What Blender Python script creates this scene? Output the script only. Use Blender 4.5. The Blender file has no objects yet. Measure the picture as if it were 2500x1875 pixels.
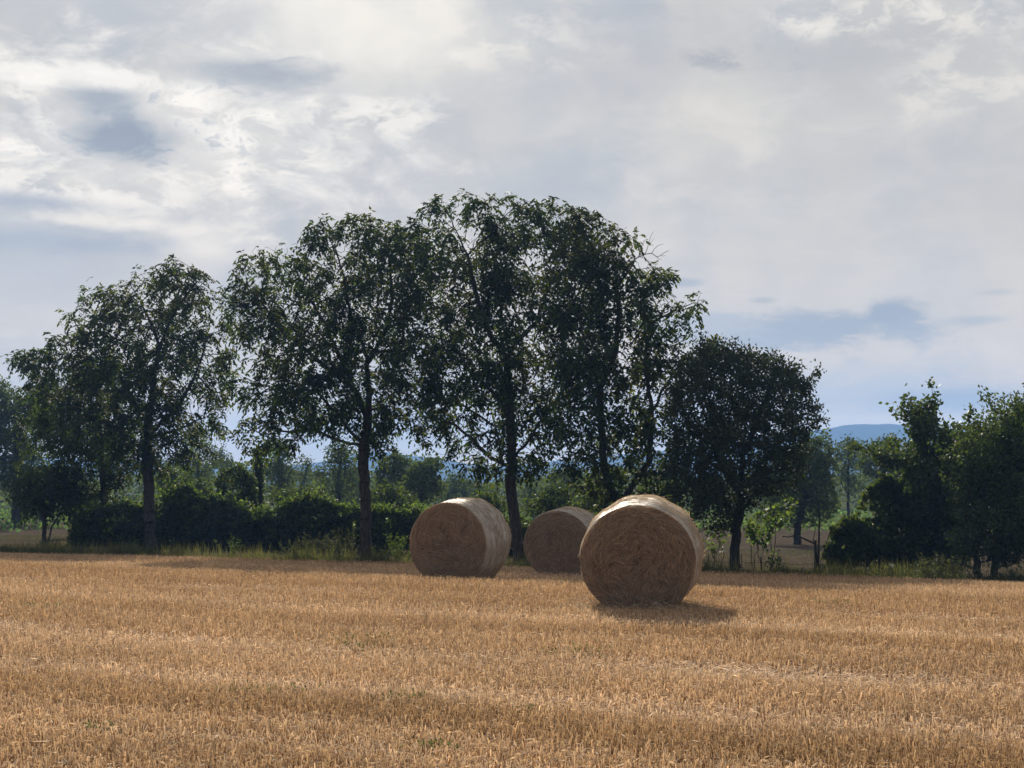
import bpy, math, random
import numpy as np
from mathutils import Vector, noise as mnoise

random.seed(7)
RNG = np.random.default_rng(7)
C = bpy.context.scene
COL = C.collection
PI = math.pi
R = math.radians

# ------------------------------------------------------------------ camera
FPX = 3600.0                      # focal length in pixels of the 2500 px wide frame
CAM_H = 1.62
TILT = math.atan((1172 - 937.5) / FPX)
cam_data = bpy.data.cameras.new("camera")
cam_data.sensor_width = 36.0
cam_data.lens = 36.0 * FPX / 2500.0
cam_data.clip_start = 0.1
cam_data.clip_end = 12000
cam = bpy.data.objects.new("camera", cam_data)
COL.objects.link(cam)
cam.location = (0, 0, CAM_H)
cam.rotation_euler = (PI / 2 + TILT, 0, 0)
C.camera = cam

# ------------------------------------------------------------------ world
SUN_EL, SUN_AZ = 23.4, -5.5       # degrees; azimuth from +Y towards +X
C.view_settings.view_transform = 'Standard'
C.view_settings.look = 'None'
C.view_settings.gamma = 1
C.view_settings.use_curve_mapping = False
C.view_settings.exposure = 0.55
C.render.engine = 'CYCLES'
try:
    C.cycles.use_denoising = True
    C.cycles.max_bounces = 8
    C.cycles.diffuse_bounces = 3
    C.cycles.transmission_bounces = 4
    C.cycles.volume_bounces = 0
    C.cycles.transparent_max_bounces = 8
except Exception:
    pass

world = bpy.data.worlds.new("World")
C.world = world
world.use_nodes = True
NT = world.node_tree
NT.nodes.clear()


class NB:
    """small helper for wiring math nodes"""
    def __init__(self, nt):
        self.nt = nt

    def new(self, t):
        return self.nt.nodes.new(t)

    def put(self, sock, v):
        if isinstance(v, bpy.types.NodeSocket):
            self.nt.links.new(v, sock)
        else:
            sock.default_value = v

    def m(self, op, a, b=0.0, c=None, clamp=False):
        n = self.new('ShaderNodeMath')
        n.operation = op
        n.use_clamp = clamp
        self.put(n.inputs[0], a)
        self.put(n.inputs[1], b)
        if c is not None:
            self.put(n.inputs[2], c)
        return n.outputs[0]

    def comb(self, x, y, z):
        n = self.new('ShaderNodeCombineXYZ')
        for s, v in zip(n.inputs, (x, y, z)):
            self.put(s, v)
        return n.outputs[0]

    def sep(self, v):
        n = self.new('ShaderNodeSeparateXYZ')
        self.put(n.inputs[0], v)
        return n.outputs

    def noise(self, vec, scale=1.0, detail=4, rough=0.5, dist=0.0, color=False):
        n = self.new('ShaderNodeTexNoise')
        self.put(n.inputs['Vector'], vec)
        n.inputs['Scale'].default_value = scale
        n.inputs['Detail'].default_value = detail
        n.inputs['Roughness'].default_value = rough
        n.inputs['Distortion'].default_value = dist
        return n.outputs['Color' if color else 'Fac']

    def step(self, v, lo, hi):
        n = self.new('ShaderNodeMapRange')
        n.interpolation_type = 'SMOOTHSTEP'
        self.put(n.inputs['Value'], v)
        n.inputs['From Min'].default_value = lo
        n.inputs['From Max'].default_value = hi
        return n.outputs['Result']

    def mix(self, fac, a, b, blend='MIX'):
        n = self.new('ShaderNodeMix')
        n.data_type = 'RGBA'
        n.blend_type = blend
        n.clamp_factor = True
        self.put(n.inputs['Factor'], fac)
        for s, v in ((n.inputs['A'], a), (n.inputs['B'], b)):
            pass
        ia = [s for s in n.inputs if s.name == 'A' and s.type == 'RGBA'][0]
        ib = [s for s in n.inputs if s.name == 'B' and s.type == 'RGBA'][0]
        self.put(ia, a if isinstance(a, bpy.types.NodeSocket) else (*a, 1))
        self.put(ib, b if isinstance(b, bpy.types.NodeSocket) else (*b, 1))
        return [s for s in n.outputs if s.type == 'RGBA'][0]


def lin(r, g, b):
    f = lambda c: (c / 255 / 12.92) if c / 255 <= 0.04045 else ((c / 255 + 0.055) / 1.055) ** 2.4
    return (f(r), f(g), f(b))


SKY_STRENGTH = 0.1               # at this exposure


def skyc(r, g, b):
    return tuple(c / SKY_STRENGTH / 2 ** 0.55 for c in lin(r, g, b))


nb = NB(NT)
tc = nb.new('ShaderNodeTexCoord')
sx, sy, sz = nb.sep(tc.outputs['Generated'])
DEG = 180 / PI
az = nb.m('MULTIPLY', nb.m('ARCTAN2', sx, sy), DEG)
el = nb.m('MULTIPLY', nb.m('ARCSINE', nb.m('MAXIMUM', nb.m('MINIMUM', sz, 1.0), -1.0)), DEG)
elp = nb.m('MAXIMUM', el, 0.0)
# cloud decks seen in perspective: flatter and finer towards the horizon
elw = nb.m('MULTIPLY', nb.m('POWER', nb.m('ADD', elp, 2.0), 0.72), 4.2)
p_str = nb.comb(nb.m('MULTIPLY', az, 0.10), nb.m('MULTIPLY', elw, 0.135), nb.m('MULTIPLY', sy, 0.6))
p_iso = nb.comb(nb.m('MULTIPLY', az, 0.12), nb.m('MULTIPLY', elp, 0.15), nb.m('MULTIPLY', sy, 0.6))
p_ver = nb.comb(nb.m('ADD', nb.m('MULTIPLY', az, 0.22), nb.m('MULTIPLY', elp, 0.05)), nb.m('MULTIPLY', elp, 0.07), nb.m('MULTIPLY', sy, 0.6))

nis = nb.new('ShaderNodeTexSky')
nis.sky_type = 'NISHITA'
nis.sun_disc = False
nis.sun_elevation = R(SUN_EL)
nis.sun_rotation = R(SUN_AZ)
nis.air_density = 1.2
nis.dust_density = 2.0

n_soft = nb.noise(p_iso, 1.5, 5, 0.5, 0.3)
n_ver = nb.noise(p_ver, 1.5, 4, 0.5, 0.6)
n_str = nb.noise(p_str, 3.0, 9, 0.60, 0.5)
n_fine = nb.noise(p_str, 7.0, 8, 0.62, 0.6)

base = nb.mix(nb.step(nb.m('ADD', nb.m('MULTIPLY', n_soft, 0.6), nb.m('MULTIPLY', n_ver, 0.4)), 0.38, 0.60), skyc(191, 198, 208), skyc(215, 215, 213))
# the sun side of the veil is a little brighter
sund = Vector((math.sin(R(SUN_AZ)) * math.cos(R(SUN_EL)), math.cos(R(SUN_AZ)) * math.cos(R(SUN_EL)), math.sin(R(SUN_EL))))
dt = nb.new('ShaderNodeVectorMath')
dt.operation = 'DOT_PRODUCT'
nb.put(dt.inputs[0], tc.outputs['Generated'])
dt.inputs[1].default_value = sund
cosang = nb.m('MAXIMUM', dt.outputs['Value'], 0.0)
glow = nb.m('POWER', cosang, 60.0)
sky = nb.mix(nb.m('MULTIPLY', nb.step(glow, 0.2, 1.0), nb.step(n_soft, 0.15, 0.7)), base, skyc(247, 246, 240))

az_px = lambda x: math.degrees(math.atan((x - 1250) / FPX))
el_px = lambda y: math.degrees(math.atan((1172 - y) / FPX))
PXD = 62.8


def blob(sky, x, y, rx, ry, col, amt, edge=0.55, nse=None, namp=1.2, lo=None, hi=None, tilt=0.0):
    """a cloud round a sky direction: soft ellipse broken up by noise"""
    dx = nb.m('DIVIDE', nb.m('SUBTRACT', az, az_px(x)), rx / PXD)
    dy0 = nb.m('SUBTRACT', el, el_px(y))
    if tilt:
        dy0 = nb.m('SUBTRACT', dy0, nb.m('MULTIPLY', nb.m('SUBTRACT', az, az_px(x)), tilt))
    dy = nb.m('DIVIDE', dy0, ry / PXD)
    r = nb.m('SQRT', nb.m('ADD', nb.m('MULTIPLY', dx, dx), nb.m('MULTIPLY', dy, dy)))
    v = nb.m('SUBTRACT', 1.0, r)
    if nse is None:
        nse = n_str
    v = nb.m('ADD', v, nb.m('MULTIPLY', nb.m('SUBTRACT', nse, 0.5), namp))
    f = nb.m('MULTIPLY', nb.step(v, -edge * 0.4, edge), amt)
    return nb.mix(f, sky, col)


W = skyc
# billows: warped noise, sharper than the veil
warp = nb.new('ShaderNodeVectorMath')
warp.operation = 'MULTIPLY_ADD'
nb.put(warp.inputs[0], nb.noise(p_str, 4.0, 3, 0.5, 0.0, True))
warp.inputs[1].default_value = (0.28, 0.20, 0.2)
nb.put(warp.inputs[2], p_str)
n_bil = nb.noise(warp.outputs[0], 5.5, 10, 0.60, 0.0)
n_bil2 = nb.noise(warp.outputs[0], 11.0, 9, 0.62, 0.0)


def tex(lo, hi, n=None):
    return nb.step(n if n is not None else n_bil, lo, hi)


sky = blob(sky, 1480, 480, 400, 220, W(187, 195, 205), 0.8, 1.2, n_soft)
sky = blob(sky, 900, 430, 380, 170, W(193, 199, 209), 0.6, 1.2, n_soft)
sky = blob(sky, 250, 50, 480, 120, W(198, 204, 214), 0.7, 1.0, n_soft)
sky = blob(sky, 1560, 150, 240, 130, W(203, 203, 207), 0.8, 1.0, n_soft)
sky = blob(sky, 1900, 330, 440, 200, W(221, 219, 213), 0.85, 1.2, n_soft, 1.4)
sky = blob(sky, 1240, 290, 200, 130, W(218, 216, 212), 0.6, 1.2, n_soft, 1.4)
sky = blob(sky, 2150, 180, 300, 110, W(197, 199, 202), 0.7, 1.0, n_soft)
sky = blob(sky, 2300, 560, 500, 130, W(205, 206, 206), 0.7, 1.2, n_soft)
sky = blob(sky, 1720, 620, 300, 90, W(211, 211, 210), 0.6, 1.2, n_soft)
sky = blob(sky, 860, 20, 230, 220, W(248, 246, 239), 0.85, 1.2, n_soft, 1.5)
sky = blob(sky, 2250, 420, 420, 130, W(199, 201, 205), 0.7, 1.1, n_soft, 1.6)
sky = blob(sky, 1650, 560, 380, 110, W(203, 206, 210), 0.6, 1.1, n_soft, 1.6)
sky = blob(sky, 2100, 120, 330, 80, W(194, 197, 203), 0.6, 1.1, n_str, 1.8)
sky = blob(sky, 1320, 190, 330, 60, W(203, 205, 210), 0.6, 1.0, n_str, 2.0)
# broken brighter cloud along the top and at the upper right
sky = blob(sky, 1130, 80, 380, 90, W(239, 237, 231), nb.m('MULTIPLY', tex(0.42, 0.60), 0.85), 0.9, n_str, 1.5)
sky = blob(sky, 1500, 30, 340, 60, W(186, 192, 203), nb.m('MULTIPLY', tex(0.44, 0.60, n_str), 0.8), 0.9, n_str, 1.5)
sky = blob(sky, 2230, 50, 300, 80, W(236, 234, 229), nb.m('MULTIPLY', tex(0.44, 0.58), 0.9), 0.7, n_str, 2.2)
sky = blob(sky, 2420, 220, 220, 110, W(229, 227, 223), nb.m('MULTIPLY', tex(0.44, 0.60), 0.8), 0.8, n_str, 2.0)
sky = blob(sky, 1900, 140, 260, 30, W(178, 184, 193), nb.m('MULTIPLY', tex(0.46, 0.60), 0.9), 0.8, n_bil, 2.0)
sky = blob(sky, 1800, 380, 420, 160, W(228, 225, 219), nb.m('MULTIPLY', tex(0.46, 0.66, n_str), 0.6), 1.0, n_str, 1.5)
# bright broken cloud in the upper left, with its grey cores
sky = blob(sky, 400, 330, 560, 230, W(228, 228, 226), 0.95, 0.9, n_str, 2.4)
sky = blob(sky, 380, 320, 540, 215, W(252, 251, 247), nb.m('MULTIPLY', tex(0.40, 0.56), 0.95), 0.8, n_str, 2.6)
sky = blob(sky, 420, 330, 480, 200, W(193, 200, 211), nb.m('MULTIPLY', tex(0.54, 0.68, n_bil2), 0.75), 0.8, n_str, 2.0)
sky = blob(sky, 900, 280, 170, 45, W(243, 242, 238), nb.m('MULTIPLY', tex(0.42, 0.54), 0.9), 0.7, n_bil, 2.5)
sky = blob(sky, 290, 355, 170, 66, W(156, 169, 187), 1.0, 0.8, n_bil, 2.2)
sky = blob(sky, 230, 265, 120, 46, W(170, 181, 196), 0.95, 0.8, n_bil, 2.4)
sky = blob(sky, 620, 180, 220, 44, W(174, 183, 196), 0.95, 0.8, n_bil, 2.2)
sky = blob(sky, 120, 480, 340, 46, W(244, 243, 239), nb.m('MULTIPLY', tex(0.40, 0.56), 0.9), 0.7, n_bil, 2.6)
sky = blob(sky, 100, 215, 320, 30, W(253, 252, 249), 0.85, 0.7, n_bil, 2.4)
sky = blob(sky, 60, 650, 330, 140, W(186, 195, 209), 0.85, 1.0, n_soft, 1.2)
sky = blob(sky, 150, 612, 300, 40, W(170, 182, 201), 0.9, 0.8, n_bil, 2.2)
sky = blob(sky, 30, 530, 170, 30, W(170, 182, 202), 0.85, 0.8, n_bil, 2.0)
sky = blob(sky, 330, 560, 330, 24, W(238, 237, 233), 0.9, 0.9, n_bil, 2.2, tilt=-0.05)
sky = blob(sky, 500, 615, 110, 60, W(241, 239, 234), 0.8, 1.0, n_soft, 1.0)
# blue grey fragments low on the right
sky = blob(sky, 2000, 730, 600, 330, W(215, 215, 213), 0.75, 1.0, n_soft)
sky = blob(sky, 1960, 815, 320, 52, W(158, 174, 196), 0.97, 0.6, n_bil, 2.4)
sky = blob(sky, 1740, 790, 160, 34, W(176, 190, 208), 0.85, 0.7, n_bil, 2.4)
sky = blob(sky, 2190, 772, 80, 36, W(152, 169, 193), 0.95, 0.6, n_bil, 2.0)
sky = blob(sky, 1675, 692, 50, 13, W(170, 183, 201), 0.9, 0.8, n_bil, 1.6)
sky = blob(sky, 1865, 738, 38, 10, W(178, 187, 199), 0.85, 0.8, n_bil, 1.4)
sky = blob(sky, 2390, 798, 90, 15, W(174, 187, 203), 0.85, 0.8, n_bil, 1.8)
sky = blob(sky, 2440, 735, 50, 10, W(188, 195, 203), 0.8, 0.8, n_bil, 1.6)
sky = blob(sky, 2170, 975, 360, 78, W(176, 190, 210), 0.9, 0.7, n_bil, 2.2)
sky = blob(sky, 2320, 985, 170, 36, W(138, 163, 200), 0.9, 0.8, n_bil, 1.4)
sky = blob(sky, 2120, 1030, 280, 18, W(216, 216, 217), 0.85, 0.8, n_bil, 1.6)

clear = nb.step(nb.noise(p_iso, 0.6, 3, 0.5), 0.66, 0.8)
sky = nb.mix(nb.m('MULTIPLY', clear, 0.05), sky, nis.outputs[0])
# fine mottling of the whole deck
sky = nb.mix(1.0, sky, nb.mix(nb.step(nb.m('ADD', nb.m('MULTIPLY', n_str, 0.6), nb.m('MULTIPLY', n_bil, 0.4)), 0.36, 0.64), (0.955, 0.96, 0.97), (1.04, 1.035, 1.03)), 'MULTIPLY')
# deeper middle tones
FULL = 0.92 / SKY_STRENGTH / 2 ** 0.55
sky = nb.mix(1.0, sky, (1 / FULL,) * 3, 'MULTIPLY')
gm = nb.new('ShaderNodeGamma')
nb.put(gm.inputs['Color'], sky)
gm.inputs['Gamma'].default_value = 1.22
hs = nb.new('ShaderNodeHueSaturation')
hs.inputs['Saturation'].default_value = 0.70
nb.put(hs.inputs['Color'], gm.outputs[0])
sky = nb.mix(1.0, hs.outputs[0], (FULL,) * 3, 'MULTIPLY')
# thin cloud scatters forward: the veil is brightest round the sun and dims away from it
fwd = nb.step(dt.outputs['Value'], -0.45, 0.72)
sky = nb.mix(1.0, sky, nb.mix(fwd, (0.44, 0.46, 0.51), (1.05, 1.02, 0.97)), 'MULTIPLY')
# low sky seen through more air: warmer
low = nb.m('POWER', 2.718, nb.m('MULTIPLY', elp, -0.22))
sky = nb.mix(1.0, sky, nb.mix(low, (1.02, 1.0, 0.97), (1.95, 1.48, 0.90)), 'MULTIPLY')
bg = nb.new('ShaderNodeBackground')
bg.inputs['Strength'].default_value = SKY_STRENGTH
nb.put(bg.inputs['Color'], sky)
wo = nb.new('ShaderNodeOutputWorld')
NT.links.new(bg.outputs[0], wo.inputs['Surface'])

# ------------------------------------------------------------------ sun
sl = bpy.data.lights.new("sun", 'SUN')
sl.energy = 5.0
sl.angle = R(0.6)
sl.color = (1.0, 0.90, 0.76)
sun = bpy.data.objects.new("sun", sl)
COL.objects.link(sun)
sun.rotation_euler = sund.to_track_quat('Z', 'Y').to_euler()
sun.location = sund * 100


# ------------------------------------------------------------------ helpers
DEBUG = False
K = 2500.0 / 2212.0               # the photo was measured at 2212 px width


def at(px, py, Y):
    """world point seen at a pixel of the 2500 px frame, Y metres ahead"""
    a = (px - 1250) / FPX
    b = (937.5 - py) / FPX
    ct, st = math.cos(TILT), math.sin(TILT)
    dy = ct - b * st
    dz = st + b * ct
    k = Y / dy
    return np.array((a * k, Y, CAM_H + dz * k))


def at2(x, y, Y):
    return at(x * K, y * K, Y)


_D = np.array([-40, 0, 1.0, 3.4, 8.2, 15.1, 23.5, 46, 80, 200, 3000])
_Z = np.array([0, 0, -0.03, -0.18, -0.37, -0.72, -1.02, -1.38, -1.5, -1.5, -1.5])
TX, TY = 0.892, -0.452            # direction of the drill rows and of the field edge
NX, NY = 0.452, 0.892


def crest_d(x, y):
    return (np.asarray(y) - (22.0 - 0.507 * np.asarray(x))) * 0.892


def gz(x, y):
    x = np.asarray(x, float)
    y = np.asarray(y, float)
    xx = np.clip(x, -60, 40)
    d = crest_d(xx, y)
    z = np.interp(d, _D, _Z)
    w = np.exp(-np.maximum(d - 25, 0) / 60.0)
    return z + w * (0.012 * np.sin(x * 0.9 + y * 0.4) + 0.010 * np.sin(x * 0.31 - y * 0.53 + 1.0))


def edge_y(x):
    return 40.2 - 0.533 * np.asarray(x)


def new_mesh(name, V, F4, mat, parent=None, tint=None, smooth=False):
    """V (n,3), F4 (m,k) index array with k = 3 or 4"""
    V = np.asarray(V, np.float32)
    F4 = np.asarray(F4, np.int32)
    me = bpy.data.meshes.new(name)
    me.vertices.add(len(V))
    me.vertices.foreach_set('co', V.ravel())
    k = F4.shape[1]
    me.loops.add(F4.size)
    me.loops.foreach_set('vertex_index', F4.ravel())
    me.polygons.add(len(F4))
    me.polygons.foreach_set('loop_start', np.arange(0, F4.size, k, dtype=np.int32))
    if smooth:
        me.polygons.foreach_set('use_smooth', np.ones(len(F4), bool))
    if tint is not None:
        at_ = me.color_attributes.new('tint', 'FLOAT_COLOR', 'POINT')
        t = np.ones((len(V), 4), np.float32)
        t[:, :3] = tint
        at_.data.foreach_set('color', t.ravel())
    me.update(calc_edges=True)
    me.materials.append(mat)
    o = bpy.data.objects.new(name, me)
    COL.objects.link(o)
    if parent is not None:
        o.parent = parent
        o.matrix_parent_inverse.identity()
    return o


def tag(o, label=None, cat=None, group=None, kind=None):
    if label:
        o['label'] = label
    if cat:
        o['category'] = cat
    if group:
        o['group'] = group
    if kind:
        o['kind'] = kind
    return o


def empty(name, loc, label, cat, group=None):
    o = bpy.data.objects.new(name, None)
    o.empty_display_size = 0.2
    o.location = loc
    COL.objects.link(o)
    return tag(o, label, cat, group)


def unit(v):
    v = np.asarray(v, float)
    n = np.linalg.norm(v, axis=-1, keepdims=True)
    return v / np.maximum(n, 1e-9)


def rand_dirs(n):
    return unit(RNG.normal(size=(n, 3)))


def quads_leaf(b, d, s, L, Wd, fold=0.0):
    """rhombus leaves: base points, directions, side vectors, length, width"""
    n = len(b)
    L = np.broadcast_to(np.asarray(L, float).reshape(-1, 1), (n, 1))
    Wd = np.broadcast_to(np.asarray(Wd, float).reshape(-1, 1), (n, 1))
    mid = b + d * L * 0.45
    nrm = np.cross(d, s)
    V = np.empty((n, 4, 3))
    V[:, 0] = b
    V[:, 1] = mid + s * Wd * 0.5 + nrm * Wd * fold
    V[:, 2] = b + d * L
    V[:, 3] = mid - s * Wd * 0.5 + nrm * Wd * fold
    return V.reshape(-1, 3), np.arange(n * 4).reshape(n, 4)


def side_of(d, n=None):
    r = rand_dirs(len(d))
    return unit(np.cross(d, r))


def tubes(P0, P1, R0, R1, k=5):
    """separate tapered frustums"""
    n = len(P0)
    d = unit(P1 - P0)
    ref = np.where(np.abs(d[:, 2:3]) > 0.9, np.array([[1.0, 0, 0]]), np.array([[0, 0, 1.0]]))
    u = unit(np.cross(d, ref))
    v = np.cross(d, u)
    ang = np.linspace(0, 2 * PI, k, endpoint=False)
    ca, sa = np.cos(ang)[None, :, None], np.sin(ang)[None, :, None]
    ring = u[:, None, :] * ca + v[:, None, :] * sa
    V = np.concatenate([P0[:, None, :] + ring * R0[:, None, None], P1[:, None, :] + ring * R1[:, None, None]], 1)
    base = (np.arange(n) * 2 * k)[:, None]
    i = np.arange(k)
    j = (i + 1) % k
    F = np.stack([base + i, base + j, base + k + j, base + k + i], -1).reshape(-1, 4)
    return V.reshape(-1, 3), F


def in_poly(x, y, poly):
    inside = np.zeros(x.shape, bool)
    px, py = poly[:, 0], poly[:, 1]
    j = len(poly) - 1
    for i in range(len(poly)):
        c = ((py[i] > y) != (py[j] > y)) & (x < (px[j] - px[i]) * (y - py[i]) / (py[j] - py[i] + 1e-12) + px[i])
        inside ^= c
        j = i
    return inside


def edge_dist(x, y, poly):
    d = np.full(x.shape, 1e9)
    for i in range(len(poly)):
        a, b = poly[i - 1], poly[i]
        ab = b - a
        t = np.clip(((x - a[0]) * ab[0] + (y - a[1]) * ab[1]) / (ab @ ab + 1e-9), 0, 1)
        d = np.minimum(d, np.hypot(x - a[0] - t * ab[0], y - a[1] - t * ab[1]))
    return d


def nz(p, s, off=0.0):
    return np.array([mnoise.noise(Vector((q[0] * s + off, q[1] * s + off * 0.7, q[2] * s))) for q in p])


def at_many(px, py, Y):
    a = (px - 1250) / FPX
    b = (937.5 - py) / FPX
    ct, st = math.cos(TILT), math.sin(TILT)
    k = Y / (ct - b * st)
    return np.stack([a * k, np.broadcast_to(Y, a.shape) * 1.0, CAM_H + (st + b * ct) * k], -1)


def crown_points(poly22, Y, n, depth=1.0, gap=None, gs=0.45, off=0.0, min_z=None, rag=0.0):
    """points through a crown's volume; the outline gives height and breadth, depth is rounded like a real crown"""
    poly = np.array(poly22, float) * K
    lo, hi = poly.min(0), poly.max(0)
    out = []
    got = 0
    m = Y / FPX
    while got < n:
        q = RNG.random((n * 3, 2)) * (hi - lo) + lo
        q = q[in_poly(q[:, 0], q[:, 1], poly)]
        e = edge_dist(q[:, 0], q[:, 1], poly) * m
        half = depth * np.sqrt(np.maximum(e, 0.02)) * 1.35
        u = (RNG.random(len(q)) * 2 - 1) * half
        p0 = at_many(q[:, 0], q[:, 1], Y)
        p = p0.copy()
        p[:, 1] += u
        if gap is not None:
            keep = nz(p, gs, off) > gap
            p = p[keep]
        if min_z is not None:
            p = p[p[:, 2] > min_z]
        out.append(p)
        got += len(p)
        if len(out) > 60:
            break
    P = np.concatenate(out)[:n]
    if rag:
        P = P + np.stack([nz(P, 0.8, 11.0), nz(P, 0.8, 23.0), nz(P, 0.8, 37.0)], -1) * rag
    return P


def grow(limbs, attr, D=0.3, dk=0.45, iters=120, up=0.06, di=6.0):
    """space colonisation from given limbs (lists of points; the first is the trunk)"""
    P, par = [], []

    def add(pt, pa):
        P.append(np.array(pt, float))
        par.append(pa)
        return len(P) - 1
    for li, line in enumerate(limbs):
        line = [np.array(q, float) for q in line]
        if li == 0:
            cur = add(line[0], -1)
        else:
            dd = [np.linalg.norm(q - line[0]) for q in P]
            cur = int(np.argmin(dd))
        prev = P[cur]
        for q in line[1:]:
            seg = q - prev
            L = np.linalg.norm(seg)
            k = max(1, int(L / D))
            for t in range(1, k + 1):
                cur = add(prev + seg * t / k + RNG.normal(size=3) * 0.018, cur)
            prev = q
    n0 = len(P)
    Pn = np.array(P)
    A = attr.copy()
    best = np.full(len(A), 1e9)
    idx = np.zeros(len(A), int)

    def upd(start, Pn):
        nonlocal best, idx
        new = Pn[start:]
        for c in range(0, len(new), 256):
            d = np.linalg.norm(A[:, None, :] - new[None, c:c + 256, :], axis=2)
            j = d.argmin(1)
            dm = d[np.arange(len(A)), j]
            w = dm < best
            best[w] = dm[w]
            idx[w] = j[w] + start + c
    upd(0, Pn)
    for it in range(iters):
        live = best > dk
        A, best, idx = A[live], best[live], idx[live]
        if len(A) == 0:
            break
        use = best < di
        if not use.any():
            break
        dirs = unit(A[use] - Pn[idx[use]])
        ids = idx[use]
        acc = np.zeros((len(Pn), 3))
        np.add.at(acc, ids, dirs)
        src = np.unique(ids)
        v = acc[src]
        v = unit(unit(v) + RNG.normal(size=v.shape) * 0.16 + np.array([0, 0, up]))
        newp = Pn[src] + v * D
        start = len(Pn)
        Pn = np.concatenate([Pn, newp])
        par.extend(src.tolist())
        upd(start, Pn)
        if len(Pn) > 14000:
            break
    return Pn, np.array(par), n0


def radii(P, par, r_tip=0.005, r_base=0.2, ex=1.9):
    n = len(P)
    acc = np.zeros(n)
    kids = np.bincount(par[par >= 0], minlength=n)
    r = np.zeros(n)
    for i in range(n - 1, -1, -1):
        r[i] = (acc[i] if kids[i] else r_tip ** ex)
        if par[i] >= 0:
            acc[par[i]] += r[i]
    r = r ** (1 / ex)
    t = (r - r_tip) / max(r[0] - r_tip, 1e-6)
    return r_tip + t * (r_base - r_tip), kids


# ------------------------------------------------------------------ materials
def mat(name):
    m = bpy.data.materials.new(name)
    m.use_nodes = True
    m.node_tree.nodes.clear()
    return m, NB(m.node_tree)


def finish(m, b, shader):
    o = b.new('ShaderNodeOutputMaterial')
    m.node_tree.links.new(shader, o.inputs['Surface'])
    return m


def princ(b, col, rough=0.8, spec=0.3, normal=None):
    p = b.new('ShaderNodeBsdfPrincipled')
    b.put(p.inputs['Base Color'], col if isinstance(col, bpy.types.NodeSocket) else (*col, 1))
    b.put(p.inputs['Roughness'], rough)
    p.inputs['Specular IOR Level'].default_value = spec
    if normal is not None:
        b.put(p.inputs['Normal'], normal)
    return p.outputs[0]


def tintc(b):
    a = b.new('ShaderNodeAttribute')
    a.attribute_name = 'tint'
    return a.outputs['Color']


def leaf_mat(name, col, trans, tfac=0.4, rough=0.5, spec=0.35):
    m, b = mat(name)
    t = tintc(b)
    c1 = b.mix(1.0, col, t, 'MULTIPLY')
    c2 = b.mix(1.0, trans, t, 'MULTIPLY')
    p = princ(b, c1, rough, spec)
    tr = b.new('ShaderNodeBsdfTranslucent')
    b.put(tr.inputs['Color'], c2)
    mx = b.new('ShaderNodeMixShader')
    mx.inputs[0].default_value = tfac
    m.node_tree.links.new(p, mx.inputs[1])
    m.node_tree.links.new(tr.outputs[0], mx.inputs[2])
    return finish(m, b, mx.outputs[0])


def bark_mat(name, c1, c2):
    m, b = mat(name)
    t = b.new('ShaderNodeTexCoord')
    x, y, z = b.sep(t.outputs['Object'])
    v = b.comb(b.m('MULTIPLY', x, 9.0), b.m('MULTIPLY', y, 9.0), b.m('MULTIPLY', z, 1.6))
    n = b.noise(v, 2.0, 6, 0.65, 0.4)
    col = b.mix(b.step(n, 0.3, 0.7), c1, c2)
    bp = b.new('ShaderNodeBump')
    bp.inputs['Strength'].default_value = 0.8
    bp.inputs['Distance'].default_value = 0.03
    b.put(bp.inputs['Height'], n)
    return finish(m, b, princ(b, col, 0.9, 0.15, bp.outputs[0]))


M_BARK = bark_mat('walnut_bark', (0.03, 0.026, 0.023), (0.10, 0.088, 0.078))
M_BARK2 = bark_mat('dark_bark', (0.022, 0.019, 0.017), (0.06, 0.054, 0.048))
M_WALNUT = leaf_mat('walnut_leaf', (0.030, 0.050, 0.021), (0.11, 0.16, 0.02), 0.32, 0.65, 0.10)
M_ELM = leaf_mat('small_oval_leaf', (0.036, 0.050, 0.024), (0.06, 0.08, 0.015), 0.22, 0.65, 0.2)
M_SHRUB = leaf_mat('shrub_leaf', (0.040, 0.064, 0.026), (0.11, 0.16, 0.02), 0.32, 0.6, 0.25)
M_VINE = leaf_mat('vine_leaf', (0.042, 0.075, 0.022), (0.15, 0.22, 0.03), 0.42, 0.65, 0.2)
M_IVY = leaf_mat('ivy_leaf', (0.024, 0.040, 0.017), (0.12, 0.17, 0.02), 0.33, 0.65, 0.15)
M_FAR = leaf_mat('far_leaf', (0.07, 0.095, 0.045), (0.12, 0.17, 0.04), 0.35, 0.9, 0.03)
M_WEED = leaf_mat('weed_leaf', (0.085, 0.095, 0.048), (0.16, 0.18, 0.05), 0.35, 0.7, 0.2)
M_GRASS = leaf_mat('verge_grass_blade', (0.052, 0.068, 0.03), (0.09, 0.115, 0.03), 0.35, 0.8, 0.1)
M_CROP = leaf_mat('crop_leaf', (0.07, 0.12, 0.04), (0.13, 0.22, 0.05), 0.45, 0.8, 0.05)
M_STRAW = leaf_mat('stubble_straw', (0.64, 0.468, 0.305), (0.60, 0.42, 0.24), 0.36, 0.75, 0.08)
M_BALE_STRAW = leaf_mat('bale_straw', (0.47, 0.35, 0.245), (0.48, 0.35, 0.21), 0.25, 0.75, 0.12)
M_PETAL = leaf_mat('white_petal', (0.8, 0.8, 0.76), (0.7, 0.7, 0.6), 0.4)


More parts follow.
